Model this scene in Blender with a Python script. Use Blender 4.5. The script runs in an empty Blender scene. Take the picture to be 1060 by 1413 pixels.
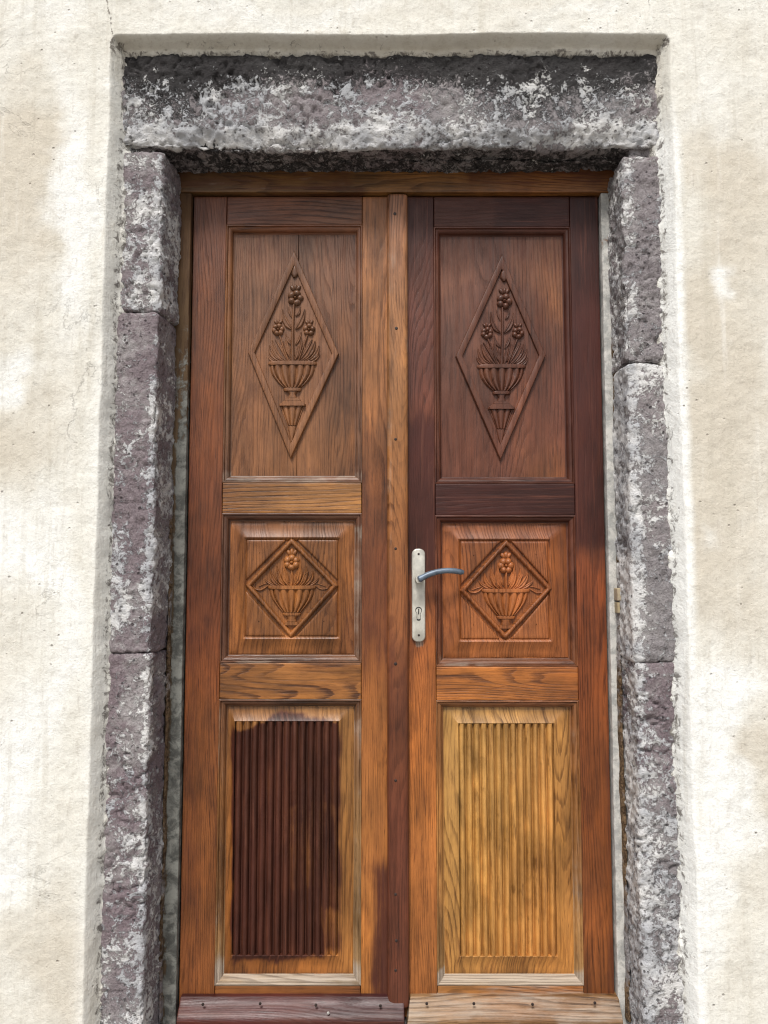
import bpy, math, random
import numpy as np
random.seed(7)
SC = bpy.context.scene
COL = SC.collection

# ------------------------------------------------------------------ camera
F, D, ZC, PITCH = 1061.0, 2.02, 1.1175, math.atan(0.0737)
cam = bpy.data.cameras.new('camera'); cam_o = bpy.data.objects.new('camera', cam); COL.objects.link(cam_o)
cam.sensor_fit = 'VERTICAL'; cam.sensor_height = 24.0
cam.lens = 24.0 * F / 1413.0
cam.clip_start = 0.02; cam.clip_end = 600
cam_o.location = (0, -D, ZC); cam_o.rotation_euler = (math.pi / 2 + PITCH, 0, 0)
SC.camera = cam_o
# ------------------------------------------------------------------ sky, sun, exposure
SUN_EL, SUN_AZ = math.radians(54), math.radians(-14)      # azimuth measured from the camera's back (-Y), negative = left
W = bpy.data.worlds.new('World'); SC.world = W; W.use_nodes = True
wt = W.node_tree; wt.nodes.clear()
sky = wt.nodes.new('ShaderNodeTexSky'); sky.sky_type = 'NISHITA'; sky.sun_disc = False
sky.sun_elevation = SUN_EL
sky.sun_rotation = math.pi - SUN_AZ
sky.dust_density = 3.0; sky.air_density = 1.0
hs = wt.nodes.new('ShaderNodeHueSaturation'); hs.inputs['Saturation'].default_value = 0.35
bg = wt.nodes.new('ShaderNodeBackground'); bg.inputs['Strength'].default_value = 0.125
wo = wt.nodes.new('ShaderNodeOutputWorld')
wt.links.new(sky.outputs[0], hs.inputs['Color']); wt.links.new(hs.outputs[0], bg.inputs[0]); wt.links.new(bg.outputs[0], wo.inputs[0])
sl = bpy.data.lights.new('sun', 'SUN'); sl.energy = 3.1; sl.angle = math.radians(15); sl.color = (1.0, 0.97, 0.93)
so = bpy.data.objects.new('sun', sl); COL.objects.link(so)
# vector towards the sun
SV = (math.cos(SUN_EL) * math.sin(SUN_AZ), -math.cos(SUN_EL) * math.cos(SUN_AZ), math.sin(SUN_EL))
from mathutils import Vector
so.rotation_euler = Vector(SV).to_track_quat('Z', 'Y').to_euler(); so.location = (-3, -5, 8)
SC.view_settings.view_transform = 'Standard'; SC.view_settings.look = 'None'
SC.cycles.filter_width = 1.15
SC.view_settings.exposure = 0.24; SC.view_settings.gamma = 1.0; SC.view_settings.use_curve_mapping = False

# ------------------------------------------------------------------ measuring helpers
CT, ST = math.cos(PITCH), math.sin(PITCH)
def at(px, py, y=0.0):
    """photo measurement -> (x, z) on the plane at depth y"""
    v = (706.5 - py) / F
    f = CT - v * ST; u = ST + v * CT
    return (px - 530) / F / f * (D + y), ZC + u / f * (D + y)
def Zp(py, y=0.0): return at(530, py, y)[1]
def to_px(X, Z, y=0.0):
    h = (Z - ZC) / (D + y)
    v = (h * CT - ST) / (CT + h * ST)
    return 530 + X / (D + y) * (CT - v * ST) * F, 706.5 - v * F

# ------------------------------------------------------------------ numpy noise
_rng = np.random.RandomState(11)
_perm = _rng.permutation(256).astype(np.int64); _perm = np.concatenate([_perm, _perm, _perm])
_val = _rng.rand(256)
def vnoise(x, y, z):
    xi = np.floor(x).astype(np.int64); yi = np.floor(y).astype(np.int64); zi = np.floor(z).astype(np.int64)
    fx, fy, fz = x - xi, y - yi, z - zi
    fx, fy, fz = [t * t * t * (t * (t * 6 - 15) + 10) for t in (fx, fy, fz)]
    def h(a, b, c): return _val[_perm[_perm[_perm[a & 255] + (b & 255)] + (c & 255)]]
    def L(a, b, t): return a + (b - a) * t
    return L(L(L(h(xi, yi, zi), h(xi + 1, yi, zi), fx), L(h(xi, yi + 1, zi), h(xi + 1, yi + 1, zi), fx), fy),
             L(L(h(xi, yi, zi + 1), h(xi + 1, yi, zi + 1), fx), L(h(xi, yi + 1, zi + 1), h(xi + 1, yi + 1, zi + 1), fx), fy), fz)
def fbm(x, y, z, s, octv=4, g=0.5):
    """-1..1"""
    t = 0; a = 1; n = 0
    for i in range(octv):
        t = t + a * (vnoise(x * s + 17.3 * i, y * s + 5.1 * i, z * s + 9.7 * i) * 2 - 1); n += a; a *= g; s *= 2.03
    return t / n * 1.5
def sstep(a, b, x):
    t = np.clip((x - a) / (b - a), 0, 1); return t * t * (3 - 2 * t)

# ------------------------------------------------------------------ node helper
class NT:
    def __init__(s, name):
        s.m = bpy.data.materials.new(name); s.m.use_nodes = True; s.t = s.m.node_tree; s.t.nodes.clear()
    def n(s, typ, **kw):
        nd = s.t.nodes.new('ShaderNode' + typ)
        for k, v in kw.items(): setattr(nd, k, v)
        return nd
    def lk(s, a, b):
        if hasattr(a, 'outputs'): a = a.outputs[0]
        if hasattr(a, 'is_output') or isinstance(a, bpy.types.NodeSocket): s.t.links.new(a, b)
        else: b.default_value = a if not (isinstance(a, tuple) and len(a) == 3 and b.type == 'RGBA') else (*a, 1)
    def math(s, op, a, b=0.0, c=None, clamp=False):
        nd = s.n('Math', operation=op, use_clamp=clamp); s.lk(a, nd.inputs[0]); s.lk(b, nd.inputs[1])
        if c is not None: s.lk(c, nd.inputs[2])
        return nd.outputs[0]
    def mix(s, f, a, b, bt='MIX'):
        nd = s.n('Mix', data_type='RGBA', blend_type=bt); s.lk(f, nd.inputs[0]); s.lk(a, nd.inputs[6]); s.lk(b, nd.inputs[7]); return nd.outputs[2]
    def noise(s, vec, scale, detail=3, rough=0.55, dist=0.0):
        nd = s.n('TexNoise'); s.lk(vec, nd.inputs['Vector']); nd.inputs['Scale'].default_value = scale
        nd.inputs['Detail'].default_value = detail; nd.inputs['Roughness'].default_value = rough; nd.inputs['Distortion'].default_value = dist
        return nd.outputs[0]
    def ss(s, x, a, b):
        nd = s.n('MapRange', interpolation_type='SMOOTHSTEP'); s.lk(x, nd.inputs[0]); s.lk(a, nd.inputs[1]); s.lk(b, nd.inputs[2]); return nd.outputs[0]
    def mr(s, x, a, b, c, d):
        nd = s.n('MapRange'); s.lk(x, nd.inputs[0])
        for i, v in enumerate((a, b, c, d)): s.lk(v, nd.inputs[i + 1])
        return nd.outputs[0]
    def attr(s, name, out='Fac'):
        nd = s.n('Attribute', attribute_name=name); return nd.outputs[out]
    def scale(s, vec, sx, sy, sz):
        nd = s.n('VectorMath', operation='MULTIPLY'); s.lk(vec, nd.inputs[0]); nd.inputs[1].default_value = (sx, sy, sz); return nd.outputs[0]
    def done(s, color, rough, height=None, bump=1.0, spec=0.5, metal=0.0, coat=0.0, coat_r=0.2, dist=0.001):
        b = s.n('BsdfPrincipled'); s.lk(color, b.inputs['Base Color']); s.lk(rough, b.inputs['Roughness'])
        s.lk(spec, b.inputs['Specular IOR Level']); b.inputs['Metallic'].default_value = metal
        s.lk(coat, b.inputs['Coat Weight']); b.inputs['Coat Roughness'].default_value = coat_r
        if height is not None:
            bp = s.n('Bump'); bp.inputs['Strength'].default_value = bump; bp.inputs['Distance'].default_value = dist
            s.lk(height, bp.inputs['Height']); s.t.links.new(bp.outputs[0], b.inputs['Normal'])
        o = s.n('OutputMaterial'); s.t.links.new(b.outputs[0], o.inputs[0]); return s.m

def lin(c):
    return tuple(((v / 255) / 12.92 if v / 255 <= 0.04045 else (((v / 255) + 0.055) / 1.055) ** 2.4) for v in c)

# ------------------------------------------------------------------ materials
def wood_material():
    t = NT('varnished_wood')
    gc = t.attr('gc', 'Vector'); tint = t.attr('tint', 'Color'); stain = t.attr('stain'); grey = t.attr('grey'); con = t.attr('con')
    sep = t.n('SeparateXYZ'); t.lk(gc, sep.inputs[0]); ac = sep.outputs[0]
    low = t.noise(t.scale(gc, 5.5, 0.75, 1.0), 1.0, 2, 0.45)
    fine = t.noise(t.scale(gc, 60, 5, 1.0), 1.0, 3, 0.6)
    fq = t.mr(t.math('SINE', t.math('MULTIPLY', sep.outputs[2], 7.3)), -1.0, 1.0, 0.62, 1.15)
    r = t.math('MULTIPLY', fq, t.math('ADD', t.math('MULTIPLY', ac, 92.0), t.math('MULTIPLY', low, 36.0)))
    r = t.math('ADD', r, t.math('MULTIPLY', fine, 0.9))
    fr = t.math('FRACT', r)
    pore = t.noise(t.scale(gc, 330, 9, 1.0), 1.0, 4, 0.7)
    streak = t.noise(t.scale(gc, 120, 3.2, 1.0), 1.0, 4, 0.65)
    ring = t.math('MULTIPLY', t.ss(t.math('ADD', fr, t.math('MULTIPLY', t.math('SUBTRACT', pore, 0.5), 0.5)), 0.48, 0.86), t.math('SUBTRACT', 1.0, t.ss(fr, 0.92, 1.0)))
    porem = t.ss(pore, 0.50, 0.70)
    gvar = t.ss(t.noise(t.scale(gc, 11, 2.0, 1.0), 1.0, 3, 0.6), 0.36, 0.62)
    ringm = t.math('MULTIPLY', t.math('MULTIPLY', ring, t.mr(gvar, 0, 1, 0.40, 1.15)), t.mr(pore, 0.35, 0.65, 0.35, 1.0))
    blot = t.noise(t.scale(gc, 8, 3.0, 1.0), 1.0, 5, 0.62)
    blot2 = t.noise(t.scale(gc, 26, 8, 1.0), 1.0, 5, 0.68)
    # colour
    tint = t.mix(1.0, tint, (1.04, 1.03, 0.90), 'MULTIPLY')
    dark = t.mix(1.0, tint, (0.24, 0.185, 0.15), 'MULTIPLY')
    c = t.mix(t.math('MULTIPLY', ringm, con), tint, dark)
    c = t.mix(t.math('MULTIPLY', porem, 0.62), c, dark)
    bb = t.math('ADD', t.mr(blot, 0.3, 0.7, 0.50, 1.55), t.mr(streak, 0.3, 0.7, -0.24, 0.24))
    hv = t.n('HueSaturation'); hv.inputs['Saturation'].default_value = 0.98; t.lk(bb, hv.inputs['Value']); t.lk(c, hv.inputs['Color']); c = hv.outputs[0]
    c = t.mix(t.math('MULTIPLY', t.ss(blot2, 0.52, 0.72), 0.45), c, t.mix(1.0, c, (0.50, 0.40, 0.33), 'MULTIPLY'))
    smear = t.noise(t.scale(gc, 17, 3.4, 1.0), 1.0, 6, 0.72)
    smear = t.ss(t.math('ADD', smear, t.math('MULTIPLY', t.math('SUBTRACT', streak, 0.5), 0.35)), 0.50, 0.74)
    c = t.mix(t.math('MULTIPLY', smear, 0.72), c, t.mix(1.0, c, (0.34, 0.275, 0.23), 'MULTIPLY'))
    warm = t.ss(t.noise(t.scale(gc, 13, 4, 2.0), 1.0, 4, 0.6), 0.50, 0.72)
    c = t.mix(t.math('MULTIPLY', warm, 0.6), c, t.mix(1.0, c, (1.55, 1.5, 1.3), 'MULTIPLY'))
    fleck = t.ss(t.noise(t.scale(gc, 170, 15, 1.0), 1.0, 3, 0.55), 0.62, 0.72)
    c = t.mix(t.math('MULTIPLY', fleck, 0.6), c, dark)
    # dark mahogany varnish, brushed on: thin in places, ragged along the grain; also shade painted on the left leaf's top mouldings
    sm = t.math('ADD', stain, t.math('MULTIPLY', t.math('SUBTRACT', blot2, 0.5), 0.55))
    sm = t.math('ADD', sm, t.math('MULTIPLY', t.math('SUBTRACT', streak, 0.5), 1.15))
    smk = t.math('MULTIPLY', t.ss(sm, 0.12, 0.86), t.ss(stain, 0.02, 0.25))
    mah = t.mix(t.ss(blot, 0.35, 0.7), (0.028, 0.0085, 0.0065), (0.062, 0.0175, 0.0125))
    mah = t.mix(t.ss(streak, 0.52, 0.70), mah, (0.088, 0.030, 0.019))
    mah = t.mix(t.ss(sm, 0.25, 0.95), (0.10, 0.032, 0.015), mah)
    mah = t.mix(t.math('MULTIPLY', porem, 0.3), mah, (0.012, 0.006, 0.006))
    c = t.mix(t.math('MULTIPLY', smk, 0.95), c, mah)
    # grey weathering, worn varnish; also sky sheen painted on the lower mouldings
    gm = t.math('ADD', grey, t.math('MULTIPLY', t.math('SUBTRACT', blot2, 0.5), 1.1))
    gm = t.math('ADD', gm, t.math('MULTIPLY', t.math('SUBTRACT', streak, 0.5), 0.9))
    gmk = t.math('MULTIPLY', t.ss(gm, 0.30, 0.85), t.ss(grey, 0.02, 0.15))
    gcol = t.mix(t.math('MAXIMUM', t.math('MULTIPLY', ringm, 0.8), t.math('MULTIPLY', porem, 0.6)), (0.37, 0.31, 0.25), (0.13, 0.095, 0.07))
    c = t.mix(t.math('MULTIPLY', gmk, 0.85), c, gcol)
    rough = t.mr(blot2, 0.3, 0.7, 0.34, 0.58)
    rough = t.math('ADD', rough, t.math('MULTIPLY', gmk, 0.25))
    h = t.math('ADD', t.math('MULTIPLY', ringm, -0.7), t.math('MULTIPLY', pore, -0.9))
    h = t.math('ADD', h, t.math('MULTIPLY', blot2, 0.8))
    h = t.math('MULTIPLY', h, t.math('SUBTRACT', 1.0, t.math('MULTIPLY', smk, 0.35)))
    coat = t.math('SUBTRACT', 0.12, t.math('MULTIPLY', gmk, 0.10))
    return t.done(c, rough, h, 0.6, t.math('SUBTRACT', 0.34, t.math('MULTIPLY', smk, 0.14)), coat=coat, coat_r=0.30, dist=0.0014)
WOOD = wood_material()

def stone_material():
    t = NT('weathered_tuff')
    g = t.n('NewGeometry').outputs['Position']
    lime = t.attr('lime'); blk = t.attr('dark'); hue = t.attr('hue'); brown = t.attr('brown')
    n1 = t.noise(g, 9, 6, 0.68); n2 = t.noise(g, 30, 7, 0.72, 0.7); n3 = t.noise(g, 130, 5, 0.75); n4 = t.noise(g, 62, 6, 0.78, 1.0); n5 = t.noise(g, 4.5, 3, 0.6)
    base = t.mix(hue, (0.285, 0.270, 0.272), (0.235, 0.185, 0.200))
    base = t.mix(t.math('MULTIPLY', t.ss(n1, 0.42, 0.62), 0.8), base, (0.40, 0.375, 0.37))
    base = t.mix(t.math('MULTIPLY', t.ss(n5, 0.50, 0.68), 0.6), base, (0.20, 0.15, 0.165))
    base = t.mix(t.math('MULTIPLY', t.math('MULTIPLY', t.ss(n3, 0.48, 0.64), t.ss(n2, 0.40, 0.60)), 0.90), base, (0.085, 0.066, 0.074))
    base = t.mix(t.math('MULTIPLY', t.math('MULTIPLY', t.ss(n4, 0.52, 0.62), t.ss(n1, 0.46, 0.60)), 0.80), base, (0.52, 0.505, 0.50))
    n7 = t.noise(g, 210, 4, 0.8)
    base = t.mix(t.math('MULTIPLY', t.ss(n7, 0.52, 0.66), 0.55), base, (0.075, 0.055, 0.062))
    base = t.mix(t.math('MULTIPLY', t.ss(t.math('SUBTRACT', 1.0, n7), 0.54, 0.68), 0.45), base, (0.50, 0.48, 0.475))
    # black lichen, and the painted shade under the lintel
    d = t.math('ADD', blk, t.math('MULTIPLY', t.math('SUBTRACT', n2, 0.5), 2.0)); d = t.math('ADD', d, t.math('MULTIPLY', t.math('SUBTRACT', n4, 0.5), 1.6)); d = t.math('ADD', d, t.math('MULTIPLY', t.math('SUBTRACT', n1, 0.5), 0.9))
    dm = t.math('MULTIPLY', t.ss(d, 0.36, 0.70), t.ss(blk, 0.02, 0.12))
    base = t.mix(t.math('MULTIPLY', dm, 0.90), base, (0.020, 0.0195, 0.0195))
    # lime and old whitewash left on the stone
    lm = t.math('ADD', lime, t.math('MULTIPLY', t.math('SUBTRACT', n2, 0.5), 2.1)); lm = t.math('ADD', lm, t.math('MULTIPLY', t.math('SUBTRACT', n4, 0.5), 1.6)); lm = t.math('ADD', lm, t.math('MULTIPLY', t.math('SUBTRACT', n3, 0.5), 0.7))
    lm = t.math('ADD', lm, t.math('MULTIPLY', t.math('SUBTRACT', n1, 0.5), 0.75)); lmk = t.ss(lm, 0.45, 0.60)
    lcol = t.mix(t.ss(n1, 0.40, 0.62), (0.52, 0.53, 0.55), (0.82, 0.81, 0.79))
    base = t.mix(t.math('MULTIPLY', lmk, 0.88), base, lcol)
    bm = t.ss(t.math('ADD', brown, t.math('MULTIPLY', t.math('SUBTRACT', n2, 0.5), 1.0)), 0.4, 0.6)
    base = t.mix(bm, base, t.mix(t.ss(n4, 0.4, 0.6), (0.065, 0.038, 0.020), (0.23, 0.15, 0.085)))
    vor = t.n('TexVoronoi'); t.lk(g, vor.inputs['Vector']); vor.inputs['Scale'].default_value = 62; vor.inputs['Randomness'].default_value = 1.0
    pit = t.math('MULTIPLY', t.math('SUBTRACT', 1.0, t.ss(t.math('ADD', vor.outputs['Distance'], t.math('MULTIPLY', n4, 0.25)), 0.24, 0.42)), t.ss(n2, 0.44, 0.58))
    base = t.mix(t.math('MULTIPLY', pit, 0.72), base, (0.035, 0.027, 0.030))
    h = t.math('ADD', t.math('MULTIPLY', n3, 1.1), t.math('MULTIPLY', n2, 2.6)); h = t.math('ADD', h, t.math('MULTIPLY', n4, 1.2))
    h = t.math('ADD', h, t.math('MULTIPLY', n7, 1.0)); h = t.math('ADD', h, t.math('MULTIPLY', lmk, 0.45)); h = t.math('SUBTRACT', h, t.math('MULTIPLY', pit, 1.6))
    return t.done(base, 0.92, h, 1.0, 0.2, dist=0.0042)
STONE = stone_material()

def plaster_material():
    t = NT('lime_plaster')
    g = t.n('NewGeometry').outputs['Position']
    och = t.attr('ochre'); wh = t.attr('white'); gr = t.attr('dirt')
    n1 = t.noise(g, 2.6, 6, 0.65); n2 = t.noise(g, 9, 7, 0.68, 0.3); n3 = t.noise(g, 85, 6, 0.72); n4 = t.noise(t.scale(g, 130, 130, 16), 1.0, 4, 0.7); n5 = t.noise(t.scale(g, 60, 60, 34), 1.0, 6, 0.75, 0.6); n6 = t.noise(g, 38, 6, 0.75)
    c = t.mix(t.ss(n1, 0.3, 0.7), (0.620, 0.592, 0.520), (0.700, 0.688, 0.630))
    a = t.math('ADD', och, t.math('MULTIPLY', t.math('SUBTRACT', n2, 0.5), 0.9))
    c = t.mix(t.math('MULTIPLY', t.ss(a, 0.06, 1.15), 0.72), c, (0.505, 0.448, 0.358))
    b = t.math('ADD', wh, t.math('MULTIPLY', t.math('SUBTRACT', n2, 0.5), 0.8))
    c = t.mix(t.math('MULTIPLY', t.ss(b, 0.08, 0.95), 0.9), c, (0.775, 0.780, 0.755))
    c = t.mix(t.math('MULTIPLY', t.ss(n3, 0.50, 0.72), 0.34), c, (0.36, 0.31, 0.245))
    c = t.mix(t.math('MULTIPLY', t.ss(n4, 0.56, 0.72), 0.26), c, (0.36, 0.31, 0.26))
    c = t.mix(t.math('MULTIPLY', t.ss(n5, 0.56, 0.70), 0.22), c, (0.40, 0.35, 0.28))
    c = t.mix(t.math('MULTIPLY', t.ss(n6, 0.55, 0.70), 0.08), c, (0.80, 0.78, 0.73))
    d = t.math('ADD', gr, t.math('MULTIPLY', t.math('SUBTRACT', t.noise(g, 42, 6, 0.75, 0.8), 0.5), 2.4))
    dm = t.math('MULTIPLY', t.ss(d, 0.42, 0.72), t.ss(gr, 0.02, 0.12))
    c = t.mix(t.math('MULTIPLY', dm, 0.85), c, (0.10, 0.085, 0.075))
    run = t.noise(t.scale(g, 30, 30, 2.2), 1.0, 5, 0.7)
    c = t.mix(t.math('MULTIPLY', t.ss(run, 0.50, 0.72), 0.30), c, (0.42, 0.385, 0.31))
    c = t.mix(t.math('MULTIPLY', t.ss(t.math('SUBTRACT', 1.0, run), 0.54, 0.74), 0.30), c, (0.80, 0.79, 0.75))
    ck = t.noise(g, 3.4, 9, 0.62, 0.4)
    crack = t.math('MULTIPLY', t.math('SUBTRACT', 1.0, t.ss(t.math('ABSOLUTE', t.math('SUBTRACT', ck, 0.5)), 0.0006, 0.0042)), t.ss(t.noise(g, 2.1, 2, 0.5), 0.57, 0.66))
    c = t.mix(t.math('MULTIPLY', crack, 0.22), c, (0.17, 0.15, 0.12))
    vor = t.n('TexVoronoi'); t.lk(g, vor.inputs['Vector']); vor.inputs['Scale'].default_value = 34
    pit = t.math('MULTIPLY', t.math('SUBTRACT', 1.0, t.ss(vor.outputs['Distance'], 0.04, 0.13)), t.ss(n2, 0.48, 0.60))
    c = t.mix(t.math('MULTIPLY', pit, 0.55), c, (0.2, 0.17, 0.14))
    h = t.math('ADD', t.math('MULTIPLY', n3, 1.6), t.math('MULTIPLY', n4, 0.8)); h = t.math('ADD', h, t.math('MULTIPLY', n6, 1.2)); h = t.math('ADD', h, t.math('MULTIPLY', n5, 0.5)); h = t.math('ADD', h, t.math('MULTIPLY', run, 0.9)); h = t.math('SUBTRACT', h, t.math('MULTIPLY', crack, 0.5))
    h = t.math('SUBTRACT', h, t.math('MULTIPLY', pit, 1.5))
    return t.done(c, 0.93, h, 0.75, 0.2, dist=0.0025)
PLASTER = plaster_material()

def simple(name, col, rough, metal=0.0, spec=0.5, nscale=40, var=0.25, bump=0.2):
    t = NT(name); g = t.n('NewGeometry').outputs['Position']
    n = t.noise(g, nscale, 4, 0.6)
    c = t.mix(t.ss(n, 0.35, 0.7), tuple(v * (1 - var) for v in col), tuple(min(1, v * (1 + var * 0.6)) for v in col))
    return t.done(c, t.mr(n, 0.3, 0.7, rough * 0.8, min(1, rough * 1.2)), n, bump, spec, metal, dist=0.0006)
METAL_PALE = simple('pale_lacquered_metal', (0.50, 0.48, 0.42), 0.40, 0.3, nscale=35, var=0.22)
METAL_REFL = simple('metal_painted_blue_reflection', (0.105, 0.135, 0.175), 0.42, 0.3, nscale=30, var=0.35)  # bluish reflection on the lever put into its base colour
SLOT_SHADE = simple('painted_slot_shade', (0.010, 0.008, 0.008), 0.9, var=0.3)  # near-black colour stands in for the shade inside the key slot
KEYWAY = simple('dull_lock_steel', (0.03, 0.03, 0.028), 0.6, 0.0, var=0.5, nscale=300)
NAIL = simple('rusty_nail_steel', (0.035, 0.022, 0.018), 0.6, 0.3, var=0.5, nscale=200)
NAILW = simple('bare_nail_steel', (0.55, 0.53, 0.5), 0.45, 0.4)
BLACK = simple('black_shade_backing', (0.015, 0.012, 0.010), 0.95)  # near-black colour stands for the darkness behind the doors

def frame_paint_material():
    """old grey-blue paint over brown wood"""
    t = NT('flaking_frame_paint')
    gc = t.attr('gc', 'Vector'); g = t.n('NewGeometry').outputs['Position']
    tint = t.attr('tint', 'Color'); pnt = t.attr('grey')
    n = t.noise(t.scale(gc, 90, 8, 1), 1.0, 5, 0.65); n2 = t.noise(g, 28, 6, 0.7, 0.5); n3 = t.noise(g, 90, 4, 0.7)
    c = t.mix(t.ss(n, 0.4, 0.7), tint, t.mix(1.0, tint, (0.45, 0.36, 0.3), 'MULTIPLY'))
    p = t.math('ADD', pnt, t.math('MULTIPLY', t.math('SUBTRACT', n2, 0.5), 1.3)); p = t.math('ADD', p, t.math('MULTIPLY', t.math('SUBTRACT', n, 0.5), 0.5))
    pm = t.ss(p, 0.38, 0.6)
    pc = t.mix(t.attr('con'), t.mix(t.ss(n2, 0.4, 0.62), (0.060, 0.060, 0.054), (0.19, 0.19, 0.17)), t.mix(t.ss(n2, 0.4, 0.62), (0.30, 0.30, 0.285), (0.50, 0.485, 0.45)))
    pc = t.mix(t.math('MULTIPLY', t.ss(n3, 0.5, 0.7), 0.5), pc, (0.16, 0.15, 0.13))
    c = t.mix(pm, c, pc)
    h = t.math('ADD', t.math('MULTIPLY', pm, 0.8), t.math('MULTIPLY', n, 0.8)); h = t.math('ADD', h, n3)
    return t.done(c, 0.72, h, 0.7, 0.3, dist=0.0015)
FRAMEP = frame_paint_material()

def paving_material():
    t = NT('worn_paving'); g = t.n('NewGeometry').outputs['Position']
    n1 = t.noise(g, 1.1, 5, 0.6); n2 = t.noise(g, 22, 6, 0.7)
    br = t.n('TexVoronoi', feature='DISTANCE_TO_EDGE'); t.lk(g, br.inputs['Vector']); br.inputs['Scale'].default_value = 2.6
    j = t.ss(br.outputs[0], 0.015, 0.05)
    c = t.mix(t.ss(n1, 0.3, 0.7), (0.27, 0.25, 0.22), (0.38, 0.35, 0.31)); c = t.mix(t.math('MULTIPLY', t.ss(n2, 0.4, 0.7), 0.4), c, (0.18, 0.165, 0.15))
    c = t.mix(j, (0.14, 0.125, 0.11), c)
    return t.done(c, 0.9, t.math('ADD', t.math('MULTIPLY', j, 1.5), n2), 0.7, 0.2, dist=0.004)
PAVING = paving_material()

# ------------------------------------------------------------------ mesh helpers
def add(name, V, Fc, mat, parent=None, attrs=None, smooth=True, sharp=None):
    me = bpy.data.meshes.new(name)
    V = np.asarray(V, dtype=np.float64)
    if isinstance(Fc, np.ndarray):
        nf, k = Fc.shape
        me.vertices.add(len(V)); me.vertices.foreach_set('co', V.astype(np.float32).ravel())
        me.loops.add(nf * k); me.loops.foreach_set('vertex_index', Fc.astype(np.int32).ravel())
        me.polygons.add(nf); me.polygons.foreach_set('loop_start', np.arange(0, nf * k, k, dtype=np.int32))
        me.update(calc_edges=True)
    else:
        me.from_pydata([tuple(v) for v in V], [], [tuple(f) for f in Fc])
    me.validate()
    me.polygons.foreach_set('use_smooth', np.full(len(me.polygons), smooth))
    me.materials.append(mat)
    for k, a in (attrs or {}).items():
        a = np.asarray(a, dtype=np.float32)
        if a.ndim == 1: at_ = me.attributes.new(k, 'FLOAT', 'POINT'); at_.data.foreach_set('value', a)
        elif a.shape[1] == 3: at_ = me.attributes.new(k, 'FLOAT_VECTOR', 'POINT'); at_.data.foreach_set('vector', a.ravel())
        else: at_ = me.attributes.new(k, 'FLOAT_COLOR', 'POINT'); at_.data.foreach_set('color', a.ravel())
    if sharp is not None: me.set_sharp_from_angle(angle=math.radians(sharp))
    me.update()
    o = bpy.data.objects.new(name, me); COL.objects.link(o)
    if parent is not None: o.parent = parent
    return o
def thing(name, label, cat, group=None):
    o = bpy.data.objects.new(name, None); COL.objects.link(o); o.empty_display_size = 0.1
    tag(o, label, cat, group); return o
def tag(o, label=None, cat=None, group=None, kind=None):
    if label: o['label'] = label
    if cat: o['category'] = cat
    if group: o['group'] = group
    if kind: o['kind'] = kind
    return o

def gridfaces(nu, nv, off=0):
    i, j = np.meshgrid(np.arange(nu - 1), np.arange(nv - 1), indexing='ij')
    a = (i * nv + j).ravel() + off
    return np.stack([a, a + nv, a + nv + 1, a + 1], 1)

def wrap(x0, x1, z0, z1, yf, depth, step, r, rows=3):
    """front face plus four folded sides of a block, edges rounded with radius r"""
    def lines(a, b):
        n = max(2, int(round((b - a - 2 * r) / step)))
        inner = np.linspace(a + r, b - r, n + 1)
        e = [0, r * 0.3, r * 0.65]
        ov = [depth] + list(np.linspace(depth, r, rows + 1)[1:]) + [r * 0.65, r * 0.3]
        P = [a] * len(ov) + [a + k for k in e] + list(inner) + [b - k for k in e[::-1]] + [b] * len(ov)
        O = ov + [0] * (3 + len(inner) + 3) + ov[::-1]
        return np.array(P), np.array(O)
    xs, xo = lines(x0, x1); zs, zo = lines(z0, z1)
    X, Z = np.meshgrid(xs, zs, indexing='ij'); XO, ZO = np.meshgrid(xo, zo, indexing='ij')
    O = np.maximum(XO, ZO)
    P = np.stack([X, yf + O, Z], -1).reshape(-1, 3)
    lo = np.array([x0 + r, yf + r, z0 + r]); hi = np.array([x1 - r, yf + depth + 10, z1 - r])
    C = np.clip(P, lo, hi); d = P - C; L = np.linalg.norm(d, axis=1, keepdims=True); dn = d / np.maximum(L, 1e-9)
    Q = C + dn * r
    Fc = gridfaces(len(xs), len(zs))
    both = ((XO > 0) & (ZO > 0)).ravel()
    # drop the folded corners, where both directions run over the edge
    keep = ~(both[Fc].any(axis=1))
    return Q, dn, Fc[keep]

def compact(V, Fc, *arrs):
    used = np.zeros(len(V), bool); used[Fc.ravel()] = True
    m = np.cumsum(used) - 1
    return (V[used], m[Fc]) + tuple(a[used] for a in arrs)

# colour of wood from samples taken in the photograph: [(px, py, (r,g,b), spread)]
def rbf(px, py, pts):
    acc = np.zeros((len(px), 3)); w = np.full(len(px), 1e-9)
    for p in pts:
        s = p[3] if len(p) > 3 else 60.0
        sx, sy = (s, s * 1.8) if not isinstance(s, tuple) else s
        k = np.exp(-0.5 * (((px - p[0]) / sx) ** 2 + ((py - p[1]) / sy) ** 2)) + 1e-7
        acc += k[:, None] * np.array(lin(p[2])); w += k
    return acc / w[:, None]
def field(px, py, spl):
    """sum of soft rectangles (x0,y0,x1,y1,soft,amount)"""
    o = np.zeros(len(px))
    for (x0, y0, x1, y1, s, a) in spl:
        dx = np.maximum(np.maximum(x0 - px, px - x1), 0); dy = np.maximum(np.maximum(y0 - py, py - y1), 0)
        dd = np.hypot(dx, dy * (0.7 if s < 7 else 0.35))
        s = s * 1.8; o = np.maximum(o, a * (1 - sstep(0, s, dd))) if a > 0 else o + a * (1 - sstep(0, s, dd))
    return np.clip(o, 0, 1)

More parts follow.
